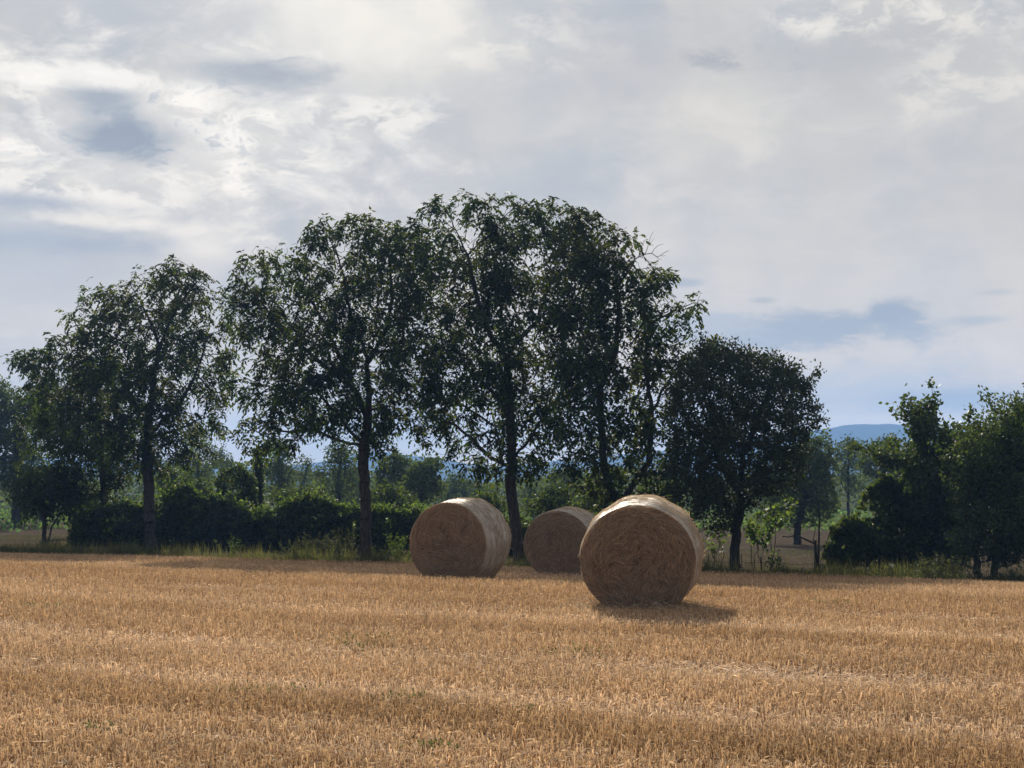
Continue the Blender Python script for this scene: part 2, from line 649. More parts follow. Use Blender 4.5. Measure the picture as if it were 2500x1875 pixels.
def soil_mat():
    m, b = mat('stubble_soil')
    t = b.new('ShaderNodeTexCoord')
    o = t.outputs['Object']
    n1 = b.noise(o, 0.6, 5, 0.6)
    n2 = b.noise(o, 14.0, 5, 0.7)
    col = b.mix(b.step(n1, 0.35, 0.65), (0.24, 0.145, 0.075), (0.36, 0.22, 0.12))
    col = b.mix(b.step(n2, 0.45, 0.62), col, (0.50, 0.34, 0.19))
    bp = b.new('ShaderNodeBump')
    bp.inputs['Strength'].default_value = 1.0
    bp.inputs['Distance'].default_value = 0.05
    b.put(bp.inputs['Height'], n2)
    return finish(m, b, princ(b, col, 1.0, 0.0, bp.outputs[0]))


def ground_mat():
    m, b = mat('dry_grassland')
    t = b.new('ShaderNodeTexCoord')
    o = t.outputs['Object']
    n1 = b.noise(o, 0.09, 5, 0.6, 0.4)
    n2 = b.noise(o, 2.2, 6, 0.7, 0.6)
    n3 = b.noise(o, 0.012, 4, 0.5)
    col = b.mix(b.step(n2, 0.3, 0.7), (0.055, 0.044, 0.033), (0.12, 0.095, 0.07))
    col = b.mix(b.m('MULTIPLY', b.step(n1, 0.52, 0.68), 0.7), col, (0.04, 0.05, 0.025))
    x, y, z = b.sep(o)
    col = b.mix(b.step(y, 90, 130), col, b.mix(b.step(n3, 0.4, 0.6), (0.07, 0.09, 0.04), (0.13, 0.12, 0.07)))
    bp = b.new('ShaderNodeBump')
    bp.inputs['Strength'].default_value = 1.0
    bp.inputs['Distance'].default_value = 0.12
    b.put(bp.inputs['Height'], n2)
    return finish(m, b, princ(b, col, 1.0, 0.0, bp.outputs[0]))


def hill_mat():
    m, b = mat('wooded_hillside')
    t = b.new('ShaderNodeTexCoord')
    o = t.outputs['Object']
    n = b.noise(o, 0.012, 7, 0.65, 0.5)
    col = b.mix(b.step(n, 0.35, 0.65), (0.025, 0.036, 0.03), (0.05, 0.062, 0.045))
    return finish(m, b, princ(b, col, 1.0, 0.0))


M_SOIL, M_GROUND, M_HILL = soil_mat(), ground_mat(), hill_mat()

# ------------------------------------------------------------------ ground, field, hills
def grid(name, xs, ys, zf, material, mask=None):
    X, Y = np.meshgrid(xs, ys)
    V = np.stack([X, Y, zf(X, Y)], -1).reshape(-1, 3)
    nx, ny = len(xs), len(ys)
    i, j = np.meshgrid(np.arange(nx - 1), np.arange(ny - 1))
    a = (j * nx + i).ravel()
    F = np.stack([a, a + 1, a + nx + 1, a + nx], -1)
    if mask is not None:
        cen = V[F].mean(1)
        F = F[mask(cen)]
    return new_mesh(name, V, F, material, smooth=True)


xs = np.concatenate([-np.geomspace(60, 2600, 24)[::-1], np.arange(-58, 60, 2.0), np.geomspace(60, 2600, 24)])
ys = np.concatenate([-np.geomspace(20, 400, 10)[::-1], np.arange(-18, 120, 1.5), np.geomspace(120, 2550, 40)])
o = grid('ground', xs, ys, lambda x, y: gz(x, y) - 0.03, M_GROUND)
tag(o, kind='structure')

# stubble field: a sheet in row coordinates, 3 cm above the ground sheet
uu = np.arange(-75, 75, 0.7)
vv = np.arange(-25, 37.2, 0.6)
U, Vv = np.meshgrid(uu, vv)
FX = U * TX + Vv * NX
FY = U * TY + Vv * NY
nx = len(uu)
wob = 0.25 * np.sin(U * 0.7) + 0.15 * np.sin(U * 1.9 + 1)
last = np.isclose(Vv, vv[-1])
V0 = np.stack([FX, FY, gz(FX, FY)], -1)
V0 = V0.reshape(-1, 3)
i, j = np.meshgrid(np.arange(nx - 1), np.arange(len(vv) - 1))
a = (j * nx + i).ravel()
F0 = np.stack([a, a + 1, a + nx + 1, a + nx], -1)
cen = V0[F0].mean(1)
F0 = F0[cen[:, 1] < edge_y(cen[:, 0])]
tag(new_mesh('stubble_field', V0, F0, M_SOIL, smooth=True), kind='structure')


def ridge(name, Y, pts22, thick, seed):
    """a wooded ridge: crest line over pixels, falling to the plain towards and away from us"""
    pts = np.array(pts22, float) * K
    gx = np.linspace(pts[0, 0], pts[-1, 0], 160)
    gy = np.interp(gx, pts[:, 0], pts[:, 1])
    top = at_many(gx, gy, Y)
    r = np.random.default_rng(seed)
    ph = r.random(6) * 6
    wobble = sum(np.sin(top[:, 0] * f + p) * a_ for f, p, a_ in zip((0.006, 0.013, 0.031, 0.07, 0.11, 0.19), ph, (2, 1.2, .8, .5, .3, .25)))
    top[:, 2] += wobble * Y / 1500
    rows = []
    for t in (-1, -0.8, -0.6, -0.4, -0.2, -0.08, 0, 0.1, 0.4, 1.0):
        q = top.copy()
        q[:, 1] += t * thick * (1 + 0.12 * np.sin(top[:, 0] * 0.02 + t * 5))
        h = (1 - abs(t)) ** 1.2
        q[:, 2] = -2.0 + (top[:, 2] + 2.0) * h + (1 - h) * h * 14 * np.sin(top[:, 0] * 0.017 + t * 9)
        rows.append(q)
    V = np.concatenate(rows)
    n = len(gx)
    i, j = np.meshgrid(np.arange(n - 1), np.arange(len(rows) - 1))
    a = (j * n + i).ravel()
    o = new_mesh(name, V, np.stack([a, a + 1, a + n + 1, a + n], -1), M_HILL, smooth=True)
    tag(o, kind='structure')


ridge('hills', 2050, [(-900, 1000), (-300, 990), (100, 985), (400, 1000), (560, 1005), (660, 1000), (760, 975), (820, 968), (900, 985), (1050, 1010), (1250, 1000), (1450, 970), (1600, 952), (1700, 940), (1780, 928), (1840, 918), (1900, 920), (1960, 916), (2020, 918), (2100, 926), (2250, 940), (2500, 950), (3000, 960)], 380, 3)
ridge('hills', 1500, [(-900, 1010), (0, 1020), (300, 1028), (500, 1022), (640, 1018), (760, 1022), (850, 1015), (1000, 1034), (1300, 1034), (1500, 1020), (1700, 1000), (1850, 985), (2000, 990), (2300, 985), (3000, 1000)], 260, 5)


# ------------------------------------------------------------------ trees
def compound_leaves(P, Dv, n_per, Lr=(0.30, 0.48), leaflets=7, ll=(0.14, 0.215), lw=0.46, droop=0.75):
    """hanging pinnate leaves on twig points P with twig directions Dv"""
    idx = np.repeat(np.arange(len(P)), n_per)
    b = P[idx] + RNG.normal(size=(len(idx), 3)) * 0.05
    d = unit(Dv[idx] * 0.6 + rand_dirs(len(idx)) * 0.9 + np.array([0, 0, -0.05]))
    n = len(idx)
    L = RNG.uniform(*Lr, n)[:, None]
    cl = (nz(P, 0.55, 4.0) * 0.55 + nz(P, 1.7, 9.0) * 0.4)[idx]
    tone = np.clip(RNG.normal(1.0, 0.22, n) * (1 + cl), 0.4, 2.0)
    warm = np.clip(RNG.normal(0.04, 0.10, n) + 0.35 * nz(P, 0.4, 21.0)[idx], -0.2, 0.5)
    B, DD, S, LL, T = [], [], [], [], []
    sd = unit(np.cross(d, np.array([0, 0, 1.0])) + rand_dirs(n) * 0.35)
    pos = [(0.30, 1), (0.34, -1), (0.55, 1), (0.60, -1), (0.8, 1), (0.84, -1), (1.0, 0)][-leaflets:] if leaflets <= 7 else None
    down = np.array([0, 0, -1.0])
    for t, s in pos:
        bp = b + d * L * t + down * (L * droop * t * t * 0.7)
        tang = unit(d + down * (droop * t * 1.4))
        dd = unit(tang * (0.6 if s else 1.0) + sd * s * 0.9 + down * 0.35 + RNG.normal(size=(n, 3)) * 0.18)
        B.append(bp)
        DD.append(dd)
        S.append(unit(np.cross(dd, rand_dirs(n) * 0.6 + np.array([0, 0, 1.0]))))
        LL.append(RNG.uniform(*ll, n))
        T.append(np.stack([tone * (1 + warm), tone, tone * (1 - warm)], -1))
    B, DD, S = map(np.concatenate, (B, DD, S))
    LL = np.concatenate(LL)
    T = np.concatenate(T)
    V, F = quads_leaf(B, DD, S, LL, LL * lw, 0.12)
    return V, F, np.repeat(T, 4, 0)


def simple_leaves(P, L=(0.05, 0.08), lw=0.55, spread=0.0, droop=0.2, outward=None, tone_sd=0.22):
    n = len(P)
    b = P + RNG.normal(size=(n, 3)) * spread
    d = rand_dirs(n) + np.array([0, 0, -droop])
    if outward is not None:
        d = d + outward
    d = unit(d)
    s = side_of(d)
    ll = RNG.uniform(*L, n)
    V, F = quads_leaf(b, d, s, ll, ll * lw, 0.1)
    tone = np.clip(RNG.normal(1.0, tone_sd, n), 0.45, 1.8)
    warm = np.clip(RNG.normal(0.0, 0.10, n), -0.2, 0.35)
    T = np.stack([tone * (1 + warm), tone, tone * (1 - warm)], -1)
    return V, F, np.repeat(T, 4, 0)


def tree(name, label, cat, base22, Y, poly, limbs22, n_attr=1300, r_base=0.2, leaf='walnut', per=3, lm=None, bark=None,
         D=0.2, dk=0.27, gap=-0.12, depth=1.15, group=None, tip=0.3, bare=None, cull=None, shoots=0, rag=0.5, up=0.05, leaf_kw=None, gs=0.45, fork_w=None):
    """base22: foot of the trunk (2212 px units); limbs22: [(points, depth offset at the end)]"""
    foot = at2(base22[0], base22[1], Y)
    foot[2] = float(gz(foot[0], foot[1]))
    root = empty(name, foot, label, cat, group)
    limbs = []
    for li, (pts, dy) in enumerate(limbs22):
        line = []
        for k, q in enumerate(pts):
            w = at2(q[0], q[1], Y)
            w[1] += dy * k / max(1, len(pts) - 1)
            line.append(w - foot)
        if li == 0:
            line[0] = np.array([line[0][0], 0, -0.15])
        limbs.append(line)
    A = crown_points(poly, Y, int(n_attr * 2.4), depth, gap, gs, RNG.random() * 40, rag=rag) - foot
    Pn, par, n0 = grow(limbs, A, D, dk, up=up)
    n_main = len(Pn)
    if shoots:
        # long upright shoots out of the top and flanks of the crown
        tips = np.where(np.bincount(par[par >= 0], minlength=len(Pn)) == 0)[0]
        hi_ = Pn[tips, 2] + RNG.random(len(tips)) * 1.2 + np.abs(Pn[tips, 0] - Pn[:, 0].mean()) * 0.25
        tips = tips[np.argsort(-hi_)][:shoots * 3]
        RNG.shuffle(tips)
        newP, newpar = [], []
        for t_ in tips[:shoots]:
            d_ = unit(np.array([RNG.normal() * 0.25, RNG.normal() * 0.25, 1.0]) + 0.5 * unit(Pn[t_] - Pn[par[t_]]))
            cur = t_
            for q_ in range(int(RNG.integers(2, 6))):
                newP.append((Pn[cur] if cur < len(Pn) else newP[cur - len(Pn)]) + d_ * 0.16 + RNG.normal(size=3) * 0.015)
                newpar.append(cur)
                cur = len(Pn) + len(newP) - 1
        Pn = np.concatenate([Pn, np.array(newP)])
        par = np.concatenate([par, np.array(newpar)])
    rr, kids = radii(Pn, par, 0.006, r_base)
    # trunk flare
    e = np.where(par >= 0)[0]
    p0, p1 = Pn[par[e]], Pn[e]
    rr = rr * np.where(rr > 0.3 * r_base, 1 + 0.45 * np.clip(0.5 - Pn[:, 2], 0, 0.65), 1.0)
    main = np.zeros(len(Pn))
    np.maximum.at(main, par[e], rr[e])
    r0, r1 = np.where(rr[e] >= main[par[e]] * 0.999, rr[par[e]], np.minimum(rr[par[e]], rr[e] * 1.15 + 0.004)), rr[e]
    big = r1 > 0.055
    if big.any():
        V, F = tubes(p0[big], p1[big] + (p1[big] - p0[big]) * 0.06, r0[big], r1[big], 9)
        new_mesh('trunk', V, F, bark or M_BARK, root, smooth=True)
    if (~big).any():
        V, F = tubes(p0[~big], p1[~big], r0[~big], r1[~big], 4)
        b_ = new_mesh('branches', V, F, bark or M_BARK, root)
        b_['kind'] = 'stuff'
    # leaves on thin twigs
    tw = np.where((rr < 0.022) & (par >= 0))[0]
    if bare is not None:
        bx = at2(bare[0], bare[1], Y) - foot
        tw = tw[np.hypot(Pn[tw, 0] - bx[0], Pn[tw, 2] - bx[2]) > bare[2]]
    if cull is not None:
        tw = tw[0.6 * nz(Pn[tw], 0.9, foot[0]) + 1.0 * nz(Pn[tw], 2.5, foot[1]) + 9.0 * (tw >= n_main) > cull]
    Pt = Pn[tw]
    Dt = unit(Pn[tw] - Pn[par[tw]])
    kw = leaf_kw or {}
    if leaf == 'walnut':
        cnt = RNG.poisson(per * (1.05 if cull is not None else 1), len(tw)) + (kids[tw] == 0) * 2
        V, F, T = compound_leaves(Pt, Dt, cnt, **kw)
    else:
        cnt = RNG.poisson(per, len(tw)) + (kids[tw] == 0) * 4
        ii = np.repeat(np.arange(len(tw)), cnt)
        back = RNG.random((len(ii), 1)) * D
        V, F, T = simple_leaves(Pt[ii] - Dt[ii] * back, outward=Dt[ii] * 0.5, **kw)
    cr = new_mesh('crown', V, F, lm or M_WALNUT, root, T)
    cr['kind'] = 'stuff'
    if DEBUG:
        print('TREE', name, len(Pn), len(tw), len(F), n0)
    return root


G_WAL = 'walnut trees along the field edge'
CULL = 0.03
# central tall walnut
tree('walnut_tree', 'tallest walnut tree, its leaning trunk rising between the left and middle bales', 'tree', (1123, 1215), 49,
     [(855, 540), (865, 480), (935, 432), (985, 440), (1015, 408), (1060, 425), (1100, 415), (1150, 425), (1205, 436), (1250, 458), (1310, 478), (1335, 530), (1325, 600), (1300, 690), (1275, 780),
      (1235, 860), (1215, 940), (1195, 1000), (1150, 1030), (1110, 1025), (1060, 1045), (1010, 1030), (975, 990), (920, 975), (880, 925), (850, 860), (825, 780), (835, 690), (850, 600)],
     [([(1123, 1215), (1112, 1120), (1102, 1040), (1106, 980), (1102, 900), (1098, 820), (1096, 775)], 0.0),
      ([(1096, 775), (1060, 725), (1030, 640), (1012, 560)], -0.8),
      ([(1096, 775), (1125, 725), (1165, 690), (1185, 600)], 0.6),
      ([(1102, 890), (1058, 840), (1012, 795), (975, 740)], 0.9),
      ([(1104, 1010), (1060, 990), (1020, 950), (980, 915), (925, 905)], -1.0),
      ([(1106, 1000), (1150, 940), (1185, 880), (1205, 800)], -0.8),
      ([(1103, 925), (1060, 915), (1010, 880), (950, 860)], 1.4),
      ([(1098, 820), (1080, 700), (1085, 600)], 1.5)],
     n_attr=1950, r_base=0.185, per=3.0, gap=-0.6, rag=0.3, group=G_WAL, cull=CULL)
# the walnut left of it
tree('walnut_tree', 'walnut tree with straight bare dark trunk in front of the hedge, left of the bales', 'tree', (793, 1190), 51,
     [(495, 640), (505, 575), (550, 530), (605, 525), (645, 520), (690, 468), (720, 478), (760, 465), (810, 462), (860, 475), (900, 500), (915, 600), (910, 700), (890, 780), (895, 830),
      (910, 880), (880, 930), (850, 960), (805, 965), (770, 955), (720, 975), (650, 970), (590, 975), (520, 970), (505, 930), (540, 890), (500, 850), (520, 770), (490, 700)],
     [([(793, 1190), (789, 1080), (785, 990), (784, 960), (795, 900), (797, 840), (792, 790)], 0.0),
      ([(786, 965), (760, 935), (728, 890), (690, 850), (640, 830)], -0.9),
      ([(795, 905), (768, 850), (740, 790), (700, 700), (650, 620)], 0.9),
      ([(797, 840), (790, 760), (760, 680), (745, 590)], -0.6),
      ([(792, 790), (830, 720), (845, 640), (840, 560)], 0.5),
      ([(786, 968), (740, 955), (680, 930), (600, 930)], 1.1),
      ([(795, 880), (835, 880), (870, 865)], -0.8),
      ([(740, 850), (690, 780), (620, 720), (570, 650)], -1.6)],
     n_attr=1650, r_base=0.19, per=3.1, gap=-0.6, rag=0.3, group=G_WAL, cull=CULL)
# left walnut
tree('walnut_tree', 'leftmost walnut tree, broad rounded crown over a pale grey trunk rising from the hedge', 'tree', (326, 1180), 57,
     [(25, 790), (60, 730), (90, 745), (135, 690), (150, 645), (225, 612), (260, 620), (300, 575), (340, 572), (400, 552), (440, 575), (478, 625), (505, 690), (500, 760), (515, 830), (480, 870), (475, 940),
      (455, 990), (420, 985), (390, 1020), (330, 1010), (250, 1010), (170, 990), (100, 950), (60, 880), (90, 820)],
     [([(326, 1180), (322, 1080), (318, 980), (324, 900), (334, 800), (345, 750)], 0.0),
      ([(345, 750), (372, 690), (390, 660), (425, 620)], -0.5),
      ([(320, 920), (275, 850), (240, 790), (190, 730)], 0.8),
      ([(322, 940), (380, 890), (420, 830), (450, 760)], -0.8),
      ([(345, 750), (320, 690), (290, 640)], 0.7),
      ([(318, 980), (260, 930), (180, 890), (110, 850)], -0.9),
      ([(320, 950), (370, 930), (430, 900)], 1.0)],
     n_attr=1500, r_base=0.21, per=3.2, gap=-0.6, rag=0.3, group=G_WAL, cull=CULL)
# right walnut, behind the near bale
tree('walnut_tree', 'walnut tree behind the near bale, its upper right tips bare of leaves', 'tree', (1356, 1215), 46,
     [(1185, 520), (1205, 445), (1262, 462), (1300, 468), (1340, 480), (1388, 490), (1400, 520), (1372, 560), (1420, 570), (1440, 600), (1455, 640), (1490, 650), (1520, 632), (1525, 665), (1480, 700), (1460, 720), (1490, 735), (1560, 725), (1572, 755),
      (1510, 790), (1480, 850), (1470, 930), (1465, 1020), (1450, 1085), (1390, 1100), (1300, 1085), (1250, 1050), (1200, 1000), (1185, 900), (1195, 800), (1205, 700), (1200, 600)],
     [([(1356, 1215), (1352, 1120), (1340, 1090), (1318, 1060), (1305, 1010), (1298, 900), (1296, 850)], 0.0),
      ([(1296, 850), (1275, 790), (1255, 720)], -0.8),
      ([(1296, 850), (1330, 760), (1340, 660), (1330, 570)], 0.6),
      ([(1305, 1010), (1270, 985), (1230, 975)], -0.6),
      ([(1345, 1095), (1400, 1000), (1405, 880), (1390, 790), (1400, 690)], -0.7),
      ([(1403, 900), (1440, 830), (1480, 770), (1530, 750)], 0.5),
      ([(1400, 700), (1440, 680), (1500, 650)], 0.4),
      ([(1335, 600), (1372, 560)], 0.1)],
     n_attr=1500, r_base=0.17, per=3.1, gap=-0.6, rag=0.3, group=G_WAL, cull=CULL, bare=(1425, 540, 0.5))


def dead_twigs():
    Y = 46
    o0 = at2(1375, 560, Y)
    root = [o for o in bpy.data.objects if o.get('label', '').startswith('walnut tree behind the near bale')][0]
    base = np.array(root.location)
    paths = [([(1345, 585), (1362, 568), (1378, 556), (1393, 549), (1408, 547), (1419, 555), (1427, 552), (1436, 545), (1446, 541)], .020, .006), ([(1393, 549), (1398, 538), (1401, 527), (1404, 515), (1411, 500)], .012, .005),
             ([(1408, 547), (1414, 537), (1422, 530), (1433, 527)], .010, .005), ([(1401, 527), (1408, 522), (1413, 514)], .008, .004), ([(1419, 555), (1423, 560), (1430, 560)], .008, .004), ([(1378, 556), (1384, 544), (1387, 530), (1393, 518)], .011, .005), ([(1427, 552), (1432, 553), (1438, 552)], .007, .004)]
    a, b, ra, rb = [], [], [], []
    for pts, r0, r1 in paths:
        w = np.array([at2(x, y, Y + 0.25 * math.sin(x * 0.13 + y * 0.07)) for x, y in pts]) - base
        r = np.linspace(r0, r1, len(w))
        a.append(w[:-1]); b.append(w[1:]); ra.append(r[:-1]); rb.append(r[1:])
    V, F = tubes(*map(np.concatenate, (a, b, ra, rb)), 5)
    m_ = bark_mat('bleached_twig', (0.20, 0.17, 0.15), (0.34, 0.30, 0.27))
    tag(new_mesh('dead_branch', V, F, m_, root), 'bare bleached dead branch', kind='stuff')


dead_twigs()
# second trunk in the left clump
tree('walnut_tree', 'short walnut with slim brown trunk standing behind the hedge, under the leftmost walnut', 'tree', (222, 1190), 63,
     [(40, 840), (120, 790), (200, 770), (290, 800), (330, 880), (320, 960), (300, 1010), (260, 1050), (200, 1085), (150, 1095), (100, 1070), (60, 1010), (40, 920)],
     [([(222, 1190), (223, 1090), (222, 1020), (215, 930), (210, 860)], 0.0), ([(222, 1010), (160, 960), (110, 900)], 0.7), ([(220, 980), (270, 920)], -0.7)],
     n_attr=1050, r_base=0.13, per=3.8, gap=-0.2, group=G_WAL, cull=CULL)
# round dark tree right of the bales
tree('elm_tree', 'dense round dark tree with small leaves just right of the near bale', 'tree', (1585, 1219), 41.5,
     [(1440, 830), (1470, 775), (1515, 742), (1565, 738), (1615, 752), (1660, 765), (1695, 775), (1725, 800), (1748, 815), (1762, 840), (1742, 850), (1770, 895), (1782, 915), (1745, 950), (1748, 1000), (1715, 1050), (1660, 1085),
      (1610, 1105), (1560, 1145), (1505, 1145), (1458, 1090), (1440, 1000), (1438, 900)],
     [([(1585, 1219), (1590, 1150), (1600, 1090), (1605, 1000), (1610, 920)], 0.0), ([(1600, 1080), (1550, 1000), (1520, 920)], -0.6), ([(1602, 1060), (1660, 990), (1700, 920)], 0.5), ([(1596, 1110), (1540, 1080), (1500, 1040)], 0.5),
      ([(1606, 980), (1640, 890), (1660, 830)], -0.5)],
     n_attr=1900, r_base=0.14, leaf='simple', per=20, cull=-0.42, shoots=30, rag=0.2, lm=M_ELM, bark=M_BARK2, D=0.18, dk=0.22, gap=-0.3, leaf_kw=dict(L=(0.08, 0.13), lw=0.55, spread=0.10, droop=0.0), up=0.12)
# right hand clump
tree('shrub_tree', 'tall ragged shrub with upright twin shoots poking above the blue hills, right side', 'tree', (2000, 1240), 40,
     [(1955, 915), (1985, 860), (2010, 850), (2015, 920), (2010, 1000), (2035, 960), (2060, 925), (2095, 930), (2125, 960), (2140, 1010), (2130, 1080), (2110, 1150), (2090, 1220), (2020, 1230), (1960, 1210), (1950, 1130), (1930, 1080), (1950, 1030), (1880, 990), (1850, 975),
      (1890, 965), (1955, 985), (1965, 950)],
     [([(2000, 1240), (1995, 1150), (1990, 1060), (1988, 980), (1985, 910)], 0.0), ([(1988, 1000), (2004, 930), (2012, 870)], -0.2), ([(1996, 1140), (2050, 1060), (2080, 970)], 0.5), ([(1992, 1060), (1950, 1000), (1880, 980)], -0.3)],
     n_attr=1300, r_base=0.08, leaf='simple', per=17, cull=-0.45, shoots=90, rag=0.3, lm=M_SHRUB, bark=M_BARK2, D=0.17, dk=0.21, gap=-0.3, leaf_kw=dict(L=(0.09, 0.15), lw=0.7, spread=0.10), up=0.15)
tree('plum_tree', 'dark bushy tree on a short trunk beside the tall dry weed, right edge', 'tree', (2117, 1256), 36.5,
     [(2062, 985), (2080, 945), (2100, 955), (2130, 930), (2150, 890), (2180, 870), (2200, 905), (2230, 890), (2260, 960), (2270, 1100), (2240, 1190), (2180, 1215), (2120, 1215), (2070, 1200), (2050, 1150), (2075, 1060)],
     [([(2117, 1256), (2108, 1200), (2115, 1120), (2140, 1000)], 0.0), ([(2110, 1190), (2080, 1120), (2090, 1020)], -0.4), ([(2112, 1170), (2170, 1080), (2190, 960)], 0.4)],
     n_attr=1000, r_base=0.085, leaf='simple', per=20, cull=-0.5, shoots=50, rag=0.35, lm=M_SHRUB, bark=M_BARK2, D=0.17, dk=0.21, gap=-0.4, leaf_kw=dict(L=(0.08, 0.13), lw=0.55, spread=0.10), up=0.2)
tree('plum_tree', 'dark bushy tree cut by the right edge of the picture, behind the short trunk', 'tree', (2146, 1252), 37.5,
     [(2150, 940), (2190, 880), (2240, 850), (2330, 860), (2390, 930), (2400, 1080), (2340, 1190), (2240, 1220), (2170, 1210), (2150, 1100)],
     [([(2146, 1252), (2150, 1190), (2200, 1090), (2240, 980)], 0.0), ([(2152, 1180), (2260, 1110), (2320, 1000)], 0.4)],
     n_attr=1000, r_base=0.08, leaf='simple', per=20, cull=-0.5, shoots=50, rag=0.35, lm=M_SHRUB, bark=M_BARK2, D=0.17, dk=0.21, gap=-0.4, leaf_kw=dict(L=(0.08, 0.13), lw=0.55, spread=0.10), up=0.2)
# small tree and leaning stem at the far left
tree('young_walnut', 'small low tree with two thin forked stems at the left end of the hedge', 'tree', (98, 1172), 56,
     [(40, 1050), (70, 1015), (95, 1000), (150, 1010), (185, 1060), (170, 1095), (135, 1090), (110, 1115), (80, 1100), (50, 1112)],
     [([(98, 1172), (96, 1120), (92, 1070), (100, 1030)], 0.0), ([(140, 1172), (118, 1125), (96, 1105)], 0.1)],
     n_attr=300, r_base=0.09, per=2.6, gap=-0.4, D=0.2, dk=0.25)

# trees further back, beyond the hedge
G_BACK = 'trees standing beyond the hedge'
far_kw = dict(L=(0.16, 0.30), lw=0.45, spread=0.16)


def far_tree(label, base, Y, poly, trunk, n, per, r=0.12, gap=-0.32, kw=None, name='far_tree', lm=None, D=0.28, dk=0.36):
    foot_y = base[1]
    tree(name, label, 'tree', base, Y, poly, [(trunk, 0.0)], n_attr=n * 2.0, r_base=r, leaf='simple', per=per * 1.5, lm=lm or M_FAR, bark=M_BARK2, D=D, dk=dk, gap=gap, leaf_kw=kw or far_kw, group=G_BACK, up=0.0, gs=0.3)


def col(x, w, y0, y1, j=5, seed=0):
    """a loose column outline: x centre, half width, top, bottom"""
    r = np.random.default_rng(int(x * 7 + seed))
    ys_ = np.linspace(y0, y1, 7)
    prof = np.array([0.25, 0.7, 0.85, 1.0, 0.95, 0.8, 0.5])
    L_ = [(x - w * p * r.uniform(0.7, 1.25), y) for p, y in zip(prof, ys_)]
    R_ = [(x + w * p * r.uniform(0.7, 1.25), y) for p, y in zip(prof, ys_)]
    return L_ + R_[::-1]


far_tree('hazy dark tree at the left edge of the picture, beyond the green crop', (35, 1088), 95, [(-120, 900), (-40, 820), (30, 800), (80, 850), (105, 920), (95, 1000), (60, 1045), (0, 1060), (-90, 1050)], [(35, 1088), (38, 1040), (40, 960), (35, 880)], 700, 13, 0.3)
far_tree('hazy bush-shaped tree low behind the leftmost small tree', (90, 1085), 100, [(30, 1030), (90, 1000), (160, 1010), (180, 1060), (120, 1085), (40, 1080)], [(90, 1085), (92, 1050)], 260, 12, 0.15)
far_tree('thin wispy tree of two slender bare stems seen left of the ivy ball', (425, 1090), 105, col(425, 42, 930, 1075), [(425, 1090), (428, 1010), (436, 920)], 240, 5, 0.09)
far_tree('slender leaning acacia just left of the ivy-clad trunk', (470, 1090), 118, col(480, 30, 970, 1090), [(470, 1090), (476, 1040), (484, 930)], 170, 6, 0.09)
far_tree('grey green pine-like tree between the ivy-clad trunk and the straight dark trunk', (600, 1095), 98, col(605, 44, 950, 1085), [(600, 1095), (602, 1030), (606, 950)], 330, 7, 0.11)
far_tree('leaning half-bare tree with a dark bent stem behind the hedge hump', (645, 1090), 108, col(655, 26, 985, 1085), [(645, 1090), (650, 1050), (672, 990)], 130, 4, 0.1)
far_tree('airy pine with visible stem right against the straight dark trunk', (728, 1095), 92, col(735, 46, 955, 1085), [(728, 1095), (732, 1030), (740, 960)], 300, 7, 0.12)
far_tree('small grey bush-like tree right of the airy pine, low behind the hedge', (765, 1098), 112, col(765, 34, 1010, 1096), [(765, 1098), (768, 1050)], 190, 9, 0.1)
far_tree('bushy olive-green tree standing between the straight dark trunk and the left bale', (845, 1098), 88, [(805, 1090), (808, 1030), (830, 990), (860, 975), (890, 985), (905, 1030), (900, 1090)], [(845, 1098), (848, 1040), (852, 990)], 520, 10, 0.13)
far_tree('darker bushy tree half hidden behind the top of the left bale', (910, 1098), 82, [(865, 1090), (872, 1040), (900, 985), (935, 975), (960, 1010), (960, 1090)], [(910, 1098), (912, 1040)], 480, 11, 0.13)
far_tree('pale hazy tree above the left bale, between two darker crowns', (1000, 1098), 120, [(950, 1095), (955, 1050), (985, 1020), (1030, 1040), (1070, 1060), (1075, 1098)], [(1000, 1098), (1002, 1055)], 340, 9, 0.13)
far_tree('low spreading hazy tree just right of the leaning walnut trunk', (1150, 1098), 110, [(1120, 1098), (1125, 1065), (1150, 1045), (1180, 1065), (1185, 1098)], [(1150, 1098), (1152, 1070)], 190, 9, 0.12)
far_tree('feathery pine above the middle bale', (1215, 1098), 96, col(1215, 34, 1010, 1092), [(1215, 1098), (1217, 1060), (1220, 1010)], 260, 8, 0.11)
far_tree('little broad-leaved tree on a thin dark stem between the middle and near bales', (1280, 1105), 84, [(1245, 1060), (1260, 1030), (1285, 1020), (1310, 1035), (1318, 1065), (1295, 1080), (1260, 1080)], [(1280, 1105), (1279, 1070), (1282, 1040)], 200, 9, 0.09)
far_tree('silvery bush-like tree peeping over the near bale', (1420, 1098), 80, [(1395, 1090), (1400, 1060), (1430, 1040), (1462, 1055), (1465, 1095)], [(1420, 1098), (1425, 1065)], 200, 10, 0.11)
far_tree('mid-green full tree with brown trunk, right behind the grapevine', (1722, 1168), 70, [(1640, 1120), (1650, 1040), (1690, 980), (1740, 945), (1790, 940), (1815, 990), (1800, 1050), (1815, 1110), (1770, 1130), (1720, 1130), (1680, 1140)], [(1722, 1168), (1724, 1130), (1745, 1060), (1760, 990)], 700, 10, 0.17, lm=M_FAR)
far_tree('tall thin-stemmed tree with open tufted crown, seen against the blue hill', (1832, 1098), 100, [(1790, 960), (1830, 945), (1865, 965), (1880, 1000), (1850, 1020), (1870, 1060), (1830, 1060), (1800, 1020)], [(1832, 1098), (1832, 1040), (1834, 970)], 240, 6, 0.1)
